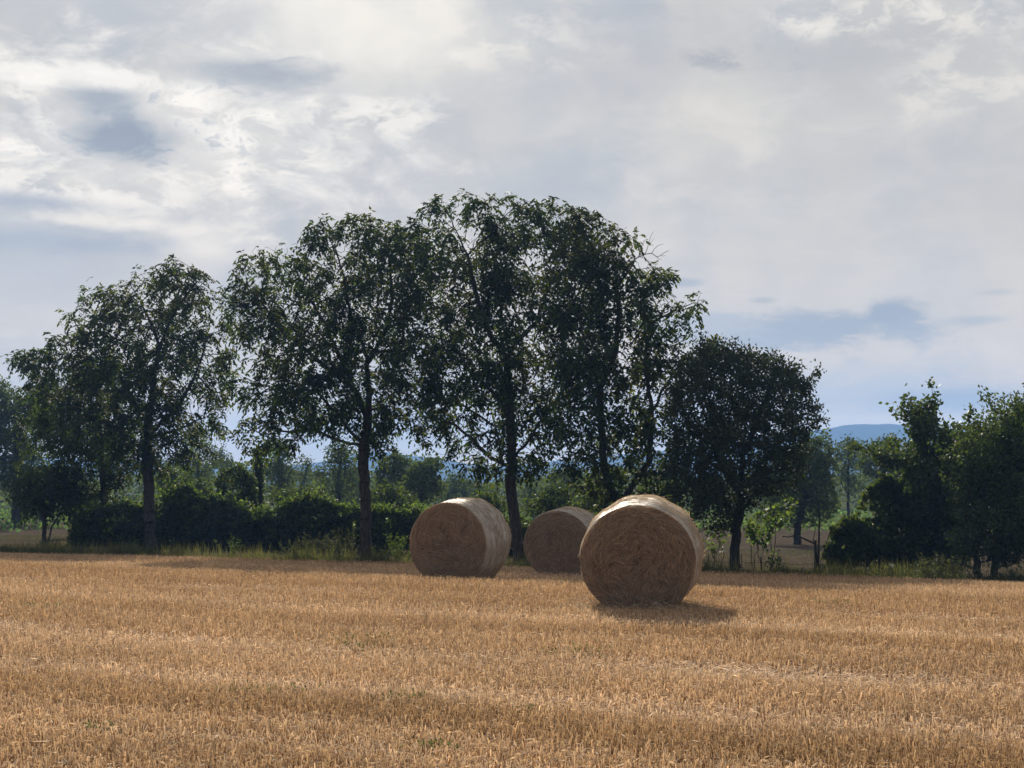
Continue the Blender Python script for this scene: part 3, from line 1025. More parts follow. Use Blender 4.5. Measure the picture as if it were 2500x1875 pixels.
far_tree('greyish crown behind the overhanging vine shoots', (1905, 1110), 85, [(1850, 1000), (1880, 955), (1930, 945), (1975, 985), (1980, 1060), (1940, 1110), (1890, 1090), (1885, 1040)], [(1905, 1110), (1908, 1050), (1912, 990)], 420, 9, 0.12)


bush_kw = dict(L=(0.12, 0.22), lw=0.6, spread=0.18)
for lab, bx, by, Yb, w_, h_ in (
        ('dark leafy bush just behind the hedge under the leftmost walnut, right of its trunk', 365, 1100, 72, 52, 95),
        ('low olive bush behind the hedge, left of the ball-shaped bush', 440, 1100, 76, 36, 60),
        ('rounded green bush behind the hedge, right of the ivy-clad trunk', 640, 1100, 74, 60, 62),
        ('dull green bush behind the hedge right of the straight dark trunk', 845, 1110, 70, 60, 55),
        ('dusky bush between the left bale and the leaning walnut trunk', 1060, 1115, 64, 46, 62),
        ('dusky bush right of the leaning walnut trunk, above the middle bale', 1190, 1118, 62, 62, 66),
        ('dark bush showing between the middle bale and the near bale', 1290, 1118, 60, 50, 62),
        ('dark shady bush behind the near bale under the right walnut', 1390, 1120, 56, 70, 80),
        ('shaded bush at the left end of the hedge, beside the small forked tree', 185, 1110, 74, 46, 70)):
    far_tree(lab, (bx, by), Yb, [(bx - w_, by), (bx - w_ * .95, by - h_ * .5), (bx - w_ * .5, by - h_ * .9), (bx, by - h_), (bx + w_ * .6, by - h_ * .8), (bx + w_, by - h_ * .45), (bx + w_, by)], [(bx, by), (bx + 1, by - h_ * .3), (bx - 1, by - h_ * .6)], 260, 14, 0.07, kw=bush_kw, name='bush', lm=M_IVY)

# ------------------------------------------------------------------ leafy masses
def mass(name, label, cat, poly, Y, n, depth, lm, L=(0.08, 0.14), lw=0.8, group=None, shell=0.5, stems=14, base_z=True, stem_r=0.012, outbias=0.3, kind=None, droop=0.35, tone_sd=0.25):
    """a clump of leaves on stems rising from the ground; leaves lie thickest near its surface"""
    pl = np.array(poly, float) * K
    c = pl.mean(0)
    foot = at(c[0], pl[:, 1].max(), Y)
    foot[2] = float(gz(foot[0], foot[1]))
    root = empty(name, foot, label, cat, group)
    P = crown_points(poly, Y, n, depth)
    mid = P.mean(0)
    # clumpy surface
    P = P + (nz(P, 0.9, 3.0) * 0.38 + nz(P, 2.4, 6.0) * 0.2)[:, None] * unit(P - mid)
    P = P[nz(P, 2.0, 2.0) > -0.3]
    out = unit(P - mid) * outbias
    V, F, T = simple_leaves(P - foot, L=L, lw=lw, outward=out, droop=droop, tone_sd=tone_sd)
    f = new_mesh('foliage', V, F, lm, root, T)
    f['kind'] = 'stuff'
    pick = P[RNG.choice(len(P), stems)]
    s0, s1 = [], []
    for q in pick:
        g = np.array([q[0] + RNG.normal() * 0.15, q[1] + RNG.normal() * 0.1, 0])
        g[2] = float(gz(g[0], g[1])) - 0.05
        kk = 4
        prev = g
        for t in range(1, kk + 1):
            w = g + (q - g) * t / kk + RNG.normal(size=3) * 0.05
            s0.append(prev)
            s1.append(w)
            prev = w
    s0, s1 = np.array(s0) - foot, np.array(s1) - foot
    V, F = tubes(s0, s1, np.full(len(s0), stem_r), np.full(len(s0), stem_r * 0.8), 4)
    new_mesh('stems', V, F, M_BARK2, root)['kind'] = 'stuff'
    return root


hedge_poly = [(140, 1185), (150, 1130), (175, 1105), (215, 1100), (260, 1085), (300, 1095), (340, 1080), (375, 1060), (400, 1045), (425, 1065), (470, 1075), (520, 1100), (560, 1110), (600, 1098), (640, 1085), (665, 1070), (685, 1072), (710, 1085), (740, 1098),
              (790, 1102), (850, 1105), (905, 1108), (950, 1112), (1000, 1120), (1040, 1130), (1140, 1122), (1250, 1116), (1330, 1106), (1400, 1112), (1480, 1118), (1485, 1205), (1040, 1202), (800, 1195), (500, 1190), (300, 1188)]


def hedge():
    Y0 = 58.0
    pl = np.array(hedge_poly, float) * K
    foot = at(600 * K, 1185 * K, Y0 - 2)
    foot[2] = float(gz(foot[0], foot[1]))
    root = empty('hedge', foot, 'long dark hedge smothered in vines, running behind the walnut trunks', 'hedge')
    n = 85000
    P = crown_points(hedge_poly, Y0, n, 0.9)
    # follow the field edge: nearer on the right
    P = P.copy()
    shift = -(P[:, 0] - foot[0]) * 0.42
    Yn = P[:, 1] + shift
    k = Yn / P[:, 1]
    P = np.stack([P[:, 0] * k, Yn, CAM_H + (P[:, 2] - CAM_H) * k], -1)
    P = P + nz(P, 0.8, 1.0)[:, None] * np.array([0.25, 0.4, 0.34]) + nz(P, 2.6, 8.0)[:, None] * np.array([0.12, 0.2, 0.14])
    P = P[nz(P, 2.2, 5.0) > -0.28]
    zmin = gz(P[:, 0], P[:, 1])
    P = P[P[:, 2] > zmin - 0.1]
    out = np.zeros_like(P)
    V, F, T = simple_leaves(P - foot, L=(0.10, 0.18), lw=0.85, droop=0.45, outward=out, tone_sd=0.3)
    f = new_mesh('foliage', V, F, M_IVY, root, T)
    f['kind'] = 'stuff'
    # sprigs standing out of the top
    lines0, lines1, leafp = [], [], []
    for k in range(260):
        x = RNG.uniform(150, 1010)
        top = np.interp(x * K, [p[0] for p in pl[1:25]], [p[1] for p in pl[1:25]])
        b = at(x * K, top + 12, Y0)
        sh = -(b[0] - foot[0]) * 0.42
        kk = (b[1] + sh) / b[1]
        b = np.array([b[0] * kk, b[1] + sh, CAM_H + (b[2] - CAM_H) * kk])
        d = unit(np.array([RNG.normal() * 0.6, RNG.normal() * 0.5, 1.0]))
        L = RNG.uniform(0.2, 0.75)
        prev = b
        for t in range(1, 5):
            w = b + d * L * t / 4 + np.array([0, 0, -0.12 * (t / 4) ** 2]) * L
            lines0.append(prev)
            lines1.append(w)
            leafp += [w + RNG.normal(size=3) * 0.05 for _ in range(4)]
            prev = w
    s0, s1 = np.array(lines0) - foot, np.array(lines1) - foot
    V, F = tubes(s0, s1, np.full(len(s0), 0.006), np.full(len(s0), 0.005), 3)
    new_mesh('stems', V, F, M_BARK2, root)['kind'] = 'stuff'
    V, F, T = simple_leaves(np.array(leafp) - foot, L=(0.09, 0.15), lw=0.85, droop=0.2)
    g = new_mesh('sprigs', V, F, M_VINE, root, T)
    g['kind'] = 'stuff'


hedge()
mass('bush', 'ivy covered round bush rising like a ball behind the hedge', 'bush', [(478, 1100), (476, 1050), (490, 1022), (520, 1012), (548, 1025), (560, 1055), (560, 1100), (540, 1112), (500, 1110)], 62, 6000, 0.9, M_IVY, stems=10)


def clad_trunk():
    Y = 68
    foot = at2(557, 1120, Y)
    foot[2] = float(gz(foot[0], foot[1]))
    root = empty('tree_stump', foot, 'upright ivy-clad trunk just right of the ball-shaped bush', 'tree trunk')
    h = at2(557, 968, Y)[2] - foot[2]
    zs = np.linspace(0, h, 12)
    pts = np.stack([0.05 * np.sin(zs), 0 * zs, zs], -1)
    V, F = tubes(pts[:-1], pts[1:], np.full(11, 0.16), np.full(11, 0.155), 9)
    new_mesh('trunk', V, F, M_BARK2, root, smooth=True)
    n = 1800
    z = RNG.random(n) * h
    a = RNG.random(n) * 2 * PI
    r = 0.17 + RNG.random(n) * 0.12
    P = np.stack([np.cos(a) * r, np.sin(a) * r, z], -1)
    V, F, T = simple_leaves(P, L=(0.09, 0.15), lw=0.8, droop=0.6)
    o = new_mesh('ivy', V, F, M_IVY, root, T)
    o['kind'] = 'stuff'


clad_trunk()
mass('bush', 'vine-smothered heap of dark foliage with bright leaf tips, below the twin shoots', 'bush',
     [(1785, 1215), (1788, 1140), (1810, 1118), (1845, 1122), (1865, 1090), (1890, 1060), (1915, 1030), (1945, 1028), (1955, 1060), (1990, 1080), (2040, 1110), (2060, 1160), (2060, 1235), (1960, 1238), (1860, 1232), (1800, 1228)], 40.5, 17000, 0.8, M_IVY, L=(0.09, 0.16), stems=30)
mass('grapevine', 'sunlit grapevine with big bright green leaves right of the round dark tree', 'vine',
     [(1612, 1130), (1640, 1115), (1670, 1095), (1700, 1085), (1722, 1095), (1700, 1120), (1672, 1150), (1660, 1175), (1640, 1180), (1615, 1170), (1605, 1150)], 43.5, 420, 0.5, M_VINE, L=(0.10, 0.16), lw=0.95, stems=6)
mass('grapevine', 'small bright vine shoots hanging left of the round tree trunk', 'vine',
     [(1530, 1120), (1560, 1105), (1578, 1120), (1575, 1160), (1560, 1185), (1535, 1195), (1520, 1170)], 43, 160, 0.4, M_VINE, L=(0.08, 0.14), lw=0.95, stems=4)
mass('grapevine', 'low sprouting vine leaves beside the wire under the grapevine', 'vine',
     [(1640, 1215), (1650, 1195), (1680, 1190), (1695, 1205), (1690, 1225), (1650, 1228)], 42, 110, 0.3, M_VINE, L=(0.07, 0.12), lw=0.95, stems=4)


def weed(label, x, y, w, h, Y, n_stem=26, lm=None, leafL=(0.04, 0.09), name='tall_weed', group=None, bright=0.8):
    """a clump of upright leafy weed stems (2212 px units)"""
    foot = at2(x, y, Y)
    foot[2] = float(gz(foot[0], foot[1]))
    m = Y / FPX * K
    root = empty(name, foot, label, 'weed', group)
    s0, s1, lp, ld = [], [], [], []
    for k in range(n_stem):
        u = RNG.normal() * 0.5
        g = np.array([u * w * m * 0.5, RNG.normal() * 0.2, -0.03])
        hh = h * m * RNG.uniform(0.55, 1.05) * math.exp(-0.5 * u * u)
        d = unit(np.array([u * 0.35 + RNG.normal() * 0.12, RNG.normal() * 0.12, 1.0]))
        prev = g
        for t in range(1, 6):
            q = g + d * hh * t / 5 + np.array([d[0] * 0.06 * t * t / 5, 0, 0])
            s0.append(prev)
            s1.append(q)
            for _ in range(7):
                lp.append(prev + (q - prev) * RNG.random())
                ld.append(unit(np.array([RNG.normal(), RNG.normal(), 0.55])))
            prev = q
    s0, s1 = np.array(s0), np.array(s1)
    V, F = tubes(s0, s1, np.full(len(s0), 0.006), np.full(len(s0), 0.005), 3)
    new_mesh('stems', V, F, M_WEED, root, np.full((len(V), 3), 1.1 * bright))['kind'] = 'stuff'
    lp, ld = np.array(lp), np.array(ld)
    ll = RNG.uniform(*leafL, len(lp))
    V, F = quads_leaf(lp, ld, side_of(ld), ll, ll * 0.32)
    T = np.clip(RNG.normal(1.0, 0.25, (len(lp), 1)), 0.5, 1.8) * np.array([[1, 1, 1]]) * bright
    o = new_mesh('leaves', V, F, lm or M_WEED, root, np.repeat(T, 4, 0))
    o['kind'] = 'stuff'


G_WEED = 'weeds along the field edge'
weed('broad patch of grey-green weeds left of the straight dark walnut trunk', 672, 1200, 120, 58, 48.5, 60, group=G_WEED)
weed('pointed upright weeds touching the straight dark walnut trunk on its left', 742, 1202, 70, 70, 48, 34, group=G_WEED)
weed('pale little plant with light leaves in front of the hedge, left of the weed patch', 500, 1196, 45, 48, 51, 12, group=G_WEED, lm=M_VINE, bright=0.85)
weed('light green leafy plant touching the left side of the left bale', 860, 1205, 46, 66, 46, 22, group=G_WEED, lm=M_VINE, leafL=(0.07, 0.13), bright=0.85)
weed('green weed tuft beside the straight walnut trunk, on its right', 825, 1205, 50, 34, 47, 20, group=G_WEED, lm=M_GRASS)
weed('tall dry brownish bushy weed in front of the dark trees at right', 2040, 1252, 110, 70, 34.5, 60, group=G_WEED)
weed('upright seed-headed weeds below the vine-smothered heap', 1905, 1245, 90, 42, 36.5, 26, group=G_WEED)
weed('slim seed-headed weed stalk standing alone near the white flower', 1985, 1248, 26, 48, 36, 8, group=G_WEED)
weed('small weeds at the right edge of the picture under the dark trees', 2195, 1262, 90, 34, 34, 26, group=G_WEED, lm=M_GRASS)
weed('greenish weed tuft at the foot of the bare forked stem', 1800, 1240, 70, 30, 38, 26, group=G_WEED, lm=M_GRASS)
weed('short weeds under the left end of the hedge, by the small forked tree', 110, 1178, 70, 26, 54, 22, group=G_WEED)


def white_flower():
    foot = at2(1927, 1252, 34.5)
    foot[2] = float(gz(foot[0], foot[1]))
    root = empty('wild_flower', foot, 'single white flower head on a thin stalk at the field edge', 'flower')
    top = np.array([0.01, 0, 0.36])
    V, F = tubes(np.array([[0, 0, 0.0]]), top[None], np.array([0.005]), np.array([0.004]), 4)
    new_mesh('stalk', V, F, M_GRASS, root, np.ones((len(V), 3)))
    n = 40
    d = unit(RNG.normal(size=(n, 3)) + np.array([0, 0, 0.4]))
    V, F = quads_leaf(np.repeat(top[None], n, 0), d, side_of(d), RNG.uniform(0.04, 0.06, n), 0.03)
    new_mesh('petals', V, F, M_PETAL, root, np.ones((len(V), 3)))


white_flower()


def bare_sapling():
    Y = 38.5
    foot = at2(1766, 1232, Y)
    foot[2] = float(gz(foot[0], foot[1]))
    root = empty('bare_sapling', foot, 'bare forked dark stem with a bent side branch, left of the vine heap', 'sapling')
    path = lambda pts, dy=0: [at2(x, y, Y + dy) - foot for x, y in pts]

    def tube_path(name, pts, r0, r1):
        pts = np.array(pts)
        rr = np.linspace(r0, r1, len(pts))
        V, F = tubes(pts[:-1], pts[1:] + (pts[1:] - pts[:-1]) * 0.03, rr[:-1], rr[1:], 7)
        new_mesh(name, V, F, M_BARK2, root, smooth=True)
    main = path([(1767, 1234), (1768, 1200), (1769, 1160), (1770, 1120), (1767, 1085)])
    main[0] = np.array([0, 0, -0.1])
    tube_path('stem', main, 0.034, 0.016)
    m2 = path([(1762, 1234), (1762, 1200), (1761, 1168)])
    m2[0] = np.array([-0.05, 0, -0.1])
    tube_path('stem', m2, 0.05, 0.034)
    tube_path('branch', path([(1761, 1175), (1742, 1166), (1728, 1160), (1716, 1157), (1704, 1160), (1690, 1159)], 0.1), 0.026, 0.012)
    tube_path('twig', path([(1762, 1172), (1756, 1168), (1760, 1150), (1764, 1130)], -0.05), 0.014, 0.007)


bare_sapling()


def fence():
    Y = 40.5
    xs22 = [1530, 1603, 1644, 1683, 1758]
    f0 = at2(xs22[0], 1225, Y)
    f0[2] = float(gz(f0[0], f0[1]))
    root = empty('wire_fence', f0, 'low single-wire fence on thin stakes under the grapevine, right of the near bale', 'fence')
    tops = []
    for k, x in enumerate(xs22):
        y = Y - 0.45 * (at2(x, 1200, Y)[0] - f0[0])
        b = at2(x, 1220, y)
        b[2] = float(gz(b[0], b[1])) - 0.1
        t = b + np.array([RNG.normal() * 0.02, 0, 0.58 + RNG.normal() * 0.08])
        V, F = tubes((b - f0)[None], (t - f0)[None], np.array([0.013]), np.array([0.011]), 6)
        new_mesh('post', V, F, M_BARK2, root)
        tops.append(b - f0)
    tops = np.array(tops)
    for h in (0.36,):
        a, c = tops[:-1] + np.array([0, 0.022, h]), tops[1:] + np.array([0, 0.022, h])
        mid = (a + c) / 2 - np.array([0, 0, 0.03])
        V, F = tubes(np.concatenate([a, mid]), np.concatenate([mid, c]), np.full(len(a) * 2, 0.006), np.full(len(a) * 2, 0.006), 4)
        new_mesh('wire', V, F, M_BARK2, root)


fence()

# grass of the verge, crop strip, distant wood
def blades(name, P, h, lm, lean=0.35, w=0.012, T=None, bend=0.0):
    n = len(P)
    d = unit(np.stack([RNG.normal(size=n) * lean, RNG.normal(size=n) * lean, np.ones(n)], -1))
    a = RNG.random(n) * PI
    s = np.stack([np.cos(a), np.sin(a), np.zeros(n)], -1)
    hh = h * RNG.uniform(0.5, 1.2, n)
    V, F = quads_leaf(P, d, s, hh, w)
    if T is None:
        t = np.clip(RNG.normal(1, 0.3, n), 0.4, 1.9)
        dry = (RNG.random(n) < 0.25)[:, None]
        T = t[:, None] * np.where(dry, np.array([[2.2, 1.6, 1.35]]), np.array([[1.0, 1.0, 1.0]]))
    o = new_mesh(name, V, F, lm, None, np.repeat(T, 4, 0))
    tag(o, kind='stuff')
    return o


n = 52000
x = RNG.uniform(-26, 18, n)
y = edge_y(x) + np.abs(RNG.normal(size=n)) * 1.5 - 0.15 + 0.25 * np.sin(x * 1.3) + 0.2 * np.sin(x * 3.1)
P = np.stack([x, y, gz(x, y) - 0.03], -1)
hvar = 0.10 + 0.42 * np.clip(nz(P * np.array([1, 0.3, 0]), 0.55) * 1.3 + 0.6 * nz(P, 1.9) + 0.25, 0, 1)
blades('verge_grass', P, hvar, M_GRASS, 0.5, 0.014)
n = 9000
x = RNG.uniform(-26, 18, n)
y = edge_y(x) + np.abs(RNG.normal(size=n)) * 1.1 - 0.1
P = np.stack([x, y, gz(x, y) - 0.03], -1)
P = P[nz(P * np.array([1, 0.6, 0]), 0.8, 50.0) + 0.4 * nz(P, 2.4, 31.0) > 0.08]
T = np.clip(RNG.normal(1, 0.25, (len(P), 1)), 0.5, 1.7) * np.array([[2.6, 2.0, 1.7]])
blades('dry_stalks', P, 0.55, M_GRASS, 0.28, 0.011, T)
n = 26000
x = RNG.uniform(-30, 24, n)
y = edge_y(x) + RNG.uniform(1.0, 26, n)
P = np.stack([x, y, gz(x, y) - 0.03], -1)
keep = nz(P, 0.25) > -0.1
T = np.clip(RNG.normal(1, 0.3, (n, 1)), 0.4, 1.9) * np.array([[1.2, 0.95, 0.8]])
blades('dry_grass', P[keep], 0.16, M_GRASS, 0.7, 0.016, T[keep])
n = 26000
x = RNG.uniform(-45, 45, n)
y = RNG.uniform(84, 135, n)
keep = (np.abs(((y - 0.1 * x) % 1.6) - 0.8) < 0.42)
x, y = x[keep], y[keep]
n = len(x)
P = np.stack([x, y, gz(x, y) + RNG.uniform(0.05, 0.5, n)], -1)
V, F, T = simple_leaves(P, L=(0.18, 0.34), lw=0.7, droop=-0.2)
tag(new_mesh('leafy_crop', V, F, M_CROP, None, T), kind='stuff')

n = 42000
x = RNG.uniform(-130, 130, n)
hgt = 3.6 + 2.2 * np.array([mnoise.noise(Vector((q * 0.055, 3.1, 0))) for q in x]) + 1.6 * np.array([mnoise.noise(Vector((q * 0.22, 9.1, 0))) for q in x])
hgt = np.maximum(hgt, 0.9)
y = 150 + RNG.normal(size=n) * 6 + 8 * np.sin(x * 0.03)
P = np.stack([x, y, -1.5 + hgt * np.sqrt(RNG.random(n))], -1)
V, F, T = simple_leaves(P, L=(0.3, 0.55), lw=0.8, droop=0.1)
tag(new_mesh('distant_woods', V, F, M_FAR, None, T), kind='stuff')


# ------------------------------------------------------------------ straw bales
def ribbons(P, S, tint):
    """P (n,k,3) paths, S (n,k,3) half-width vectors"""
    n, k, _ = P.shape
    V = np.stack([P - S, P + S], 2).reshape(n, k * 2, 3)
    base = (np.arange(n) * 2 * k)[:, None]
    i = np.arange(k - 1) * 2
    F = np.stack([base + i, base + i + 1, base + i + 3, base + i + 2], -1).reshape(-1, 4)
    return V.reshape(-1, 3), F, np.repeat(tint, 2 * k, 0)


def net_mat():
    m, b = mat('net_wrapped_straw')
    t = b.new('ShaderNodeTexCoord')
    x, y, z = b.sep(t.outputs['Object'])
    ang = b.m('ARCTAN2', x, b.m('SUBTRACT', z, 0.66))
    v = b.comb(b.m('MULTIPLY', ang, 3.0), b.m('MULTIPLY', y, 6.0), 0.0)
    n1 = b.noise(v, 1.6, 6, 0.65, 0.5)
    n2 = b.noise(b.comb(b.m('MULTIPLY', ang, 9.0), b.m('MULTIPLY', y, 40.0), 0.0), 1.0, 4, 0.7)
    n3 = b.noise(t.outputs['Object'], 26.0, 3, 0.7)
    f = b.m('ADD', b.m('MULTIPLY', n1, 0.5), b.m('ADD', b.m('MULTIPLY', n2, 0.3), b.m('MULTIPLY', n3, 0.3)))
    col = b.mix(b.step(f, 0.40, 0.66), (0.27, 0.22, 0.17), (0.53, 0.465, 0.385))
    bp = b.new('ShaderNodeBump')
    bp.inputs['Strength'].default_value = 0.9
    bp.inputs['Distance'].default_value = 0.02
    b.put(bp.inputs['Height'], f)
    return finish(m, b, princ(b, col, 0.6, 0.3, bp.outputs[0]))


def core_mat():
    m, b = mat('packed_straw_end')
    t = b.new('ShaderNodeTexCoord')
    n1 = b.noise(t.outputs['Object'], 5.0, 6, 0.7, 1.2)
    n2 = b.noise(t.outputs['Object'], 40.0, 3, 0.7, 2.0)
    col = b.mix(b.step(n1, 0.35, 0.65), (0.12, 0.085, 0.06), (0.23, 0.165, 0.11))
    col = b.mix(b.step(n2, 0.5, 0.65), col, (0.36, 0.25, 0.16))
    bp = b.new('ShaderNodeBump')
    bp.inputs['Strength'].default_value = 1.0
    bp.inputs['Distance'].default_value = 0.03
    b.put(bp.inputs['Height'], n2)
    return finish(m, b, princ(b, col, 1.0, 0.0, bp.outputs[0]))


M_NET, M_CORE = net_mat(), core_mat()


BALES = []


def bale(label, px, Y, a, bz, sink, yaw, tilt, L=1.22, seed=1, face_straw=9500, hairy=1.0, taper=0.04):
    g = np.random.default_rng(seed)
    foot = np.array([at(px, 1400, Y)[0], Y, 0.0])
    foot[2] = float(gz(foot[0], foot[1])) - sink
    root = empty('straw_bale', foot, label, 'straw bale', 'round straw bales on the stubble field')
    root.rotation_euler = (R(tilt), 0, R(-yaw))
    BALES.append((foot[0], foot[1], R(yaw)))
    NA, NL = 96, 14

    lump = [(g.uniform(0.003, 0.012), k, g.random() * 6.28) for k in (2, 3, 5, 7, 11)]

    def surf(th, yy, off=0.0):
        """point on the bale's side; th from the top, clockwise seen from the front"""
        q = np.abs(2 * yy / L - 1)
        sc = 0.962 + 0.043 * (1 - q ** 2.6) - 0.03 * np.clip((q - 0.93) / 0.07, 0, 1) ** 2
        wob_ = sum(A_ * np.sin(k * th + p_ + 1.3 * yy) for A_, k, p_ in lump)
        r = sc * (1 + wob_ + taper * (yy / L - 0.3)) + off
        x = a * r * np.sin(th)
        z = bz * r * np.cos(th)
        flat = -bz * 0.90
        z = np.where(z < flat, flat + (z - flat) * 0.35, z)
        x = x * np.where(z < -bz * 0.5, 1 + 0.10 * ((-z / bz) - 0.5), 1.0)
        return np.stack([x, yy, z + bz * 0.935], -1)
    th = np.linspace(0, 2 * PI, NA, endpoint=False)
    yy = np.concatenate([[0, 0.02, 0.05], np.linspace(0.12, L - 0.12, NL - 6), [L - 0.05, L - 0.02, L]])
    TH, YY = np.meshgrid(th, yy)
    V = surf(TH.ravel(), YY.ravel())
    n = len(th)
    i, j = np.meshgrid(np.arange(n), np.arange(len(yy) - 1))
    A0 = (j * n + i).ravel()
    A1 = (j * n + (i + 1) % n).ravel()
    new_mesh('net_wrap', V, np.stack([A0, A1, A1 + n, A0 + n], -1), M_NET, root, smooth=True)
    for nm, y_end, sgn in (('end_face', 0.0, -1), ('end_face', L, 1)):
        rings = np.linspace(0.0, 1.0, 12)
        VV = []
        for rr in rings:
            ring = surf(th, np.full(n, y_end))
            cz = bz * 0.935
            q = ring.copy()
            q[:, 0] *= rr
            q[:, 2] = cz + (q[:, 2] - cz) * rr
            bulge = 0.03 * (1 - rr ** 4)
            q[:, 1] += sgn * bulge + (np.sin(q[:, 0] * 17 + 1) * np.sin(q[:, 2] * 13) * 0.012 + np.sin(q[:, 0] * 31 + q[:, 2] * 23) * 0.006) * (1 - rr ** 6)
            VV.append(q)
        VV = np.concatenate(VV)
        i, j = np.meshgrid(np.arange(n), np.arange(len(rings) - 1))
        B0 = (j * n + i).ravel()
        B1 = (j * n + (i + 1) % n).ravel()
        F = np.stack([B0, B1, B1 + n, B0 + n], -1)
        if sgn > 0:
            F = F[:, ::-1]
        new_mesh(nm, VV, F, M_CORE, root, smooth=True)
    # curled straws of the front end: wound round the middle, kinked in tufts
    m, k = face_straw, 6
    rr = np.sqrt(g.random(m)) * 0.985
    t0 = g.random(m) * 2 * PI
    ln = g.uniform(0.05, 0.22, m) * np.where(rr > 0.75, 1.6, 1.0)
    # tufts share a deviation from the winding direction
    cx, cz_ = rr * np.sin(t0), rr * np.cos(t0)
    sw = np.array([mnoise.noise(Vector((u * 2.4 + seed * 7, v * 2.4, 0.3))) for u, v in zip(cx, cz_)])
    sw2 = np.array([mnoise.noise(Vector((u * 6.0 + seed * 3, v * 6.0, 5.3))) for u, v in zip(cx, cz_)])
    dev = (sw * 3.2 + sw2 * 2.4) * np.clip(1.25 - rr * 1.05, 0.08, 1) + g.normal(size=m) * 0.25
    curl = g.normal(size=m) * 3.0
    px_, pz_ = cx * a * 0.965, cz_ * bz * 0.965
    ang = np.arctan2(-cz_ * bz, cx * a) * 0 + np.arctan2(-np.sin(t0) * bz, np.cos(t0) * a) + dev   # tangent heading in (x,z)
    path = np.zeros((m, k, 3))
    hx, hz = px_.copy(), pz_.copy()
    loft = g.uniform(0.0, 0.03, m)
    for s in range(k):
        q = np.clip(np.hypot(hx / (a * 0.965), hz / (bz * 0.965)), 0, 1.2)
        over = q > 0.985
        hx = np.where(over, hx * 0.985 / q, hx)
        hz = np.where(over, hz * 0.985 / q, hz)
        zl = np.maximum(hz, -bz * 0.915)
        path[:, s, 0] = hx
        path[:, s, 2] = zl + bz * 0.935
        path[:, s, 1] = -0.034 * (1 - np.clip(q, 0, 1) ** 4) - 0.010 - loft * np.sin(PI * s / (k - 1)) - g.random(m) * 0.006
        hx = hx + np.cos(ang) * ln / (k - 1)
        hz = hz + np.sin(ang) * ln / (k - 1)
        ang = ang + curl * ln / (k - 1) + g.normal(size=m) * 0.12 - 0.6 * ln / (k - 1)
    tang = unit(np.gradient(path, axis=1))
    S = unit(np.cross(tang, np.array([0, 1.0, 0])) + g.normal(size=(m, 1, 3)) * 0.4) * g.uniform(0.0013, 0.0030, m)[:, None, None]
    tone = np.clip(g.normal(0.86, 0.25, m) + 0.5 * (g.random(m) < 0.08), 0.3, 1.9)
    red = np.clip(g.normal(0, 0.07, m), -0.15, 0.2)
    T = np.stack([tone * (1 + red), tone, tone * (1 - red)], -1)
    V, F, T = ribbons(path, S, T)
    o = new_mesh('end_straw', V, F, M_BALE_STRAW, root, T)
    o['kind'] = 'stuff'
    # straws wound round the side under the net, and loose ones sticking out at the rim
    m = 1500
    th0 = g.uniform(-PI, PI, m)
    y0 = g.uniform(0.02, L - 0.02, m)
    ln = g.uniform(0.05, 0.25, m)
    k = 4
    path = np.stack([surf(th0 + ln / a * s / (k - 1), y0 + g.normal(size=m) * 0.010, 0.006) for s in range(k)], 1)
    path[:, :, 2] = np.maximum(path[:, :, 2], 0.0)
    tang = unit(np.gradient(path, axis=1))
    S = unit(np.cross(tang, unit(path - np.array([0, 0, bz * 0.935]) * np.array([1, 0, 1])))) * g.uniform(0.002, 0.004, m)[:, None, None]
    tone = np.clip(g.normal(1.25, 0.3, m), 0.4, 1.9)
    V, F, T = ribbons(path, S, np.stack([tone, tone * 1.1, tone * 1.25], -1))
    o = new_mesh('side_straw', V, F, M_BALE_STRAW, root, T)
    o['kind'] = 'stuff'
    m = int(650 * hairy)
    th0 = g.uniform(-PI, PI, m)
    rim = g.random(m)
    y0 = np.where(rim < 0.62, L - g.random(m) * 0.16, np.where(rim < 0.78, g.random(m) * 0.03, g.random(m) * L))
    b0 = surf(th0, y0, -0.01)
    outw = unit(np.stack([np.sin(th0) / a, 0 * th0, np.cos(th0) / bz], -1))
    tg = np.stack([np.cos(th0), 0 * th0, -np.sin(th0)], -1)
    ln = g.exponential(0.022, m).clip(0.010, 0.085)[:, None]
    sgn = g.choice([-1, 1], m)[:, None]
    d = unit(outw * g.uniform(0.25, 1, (m, 1)) + tg * sgn * g.uniform(0.2, 1, (m, 1)) + np.array([0, 1, 0]) * g.normal(size=(m, 1)) * 0.5)
    path = np.stack([b0, b0 + d * ln * 0.5, b0 + d * ln + tg * sgn * ln * 0.3], 1)
    tang = unit(np.gradient(path, axis=1))
    S = unit(np.cross(tang, g.normal(size=(m, 1, 3)))) * g.uniform(0.0018, 0.0038, m)[:, None, None]
    tone = np.clip(g.normal(1.1, 0.25, m), 0.5, 1.8)
    V, F, T = ribbons(path, S, np.stack([tone, tone, tone], -1))
    o = new_mesh('loose_straw', V, F, M_BALE_STRAW, root, T)
    o['kind'] = 'stuff'
    return root


bale('nearest round straw bale, right of centre, casting its shadow on the stubble', 1558, 18.9, 0.772, 0.735, 0.085, 9, 3.8, seed=11, taper=0.06)
bale('round straw bale left of the other two, its pale side showing broadly', 1095, 26.4, 0.765, 0.785, 0.07, 19, 1.6, seed=23)
bale('round straw bale farthest back, partly hidden behind the nearest one', 1362, 31.5, 0.775, 0.755, 0.06, 17, 1.8, seed=37)

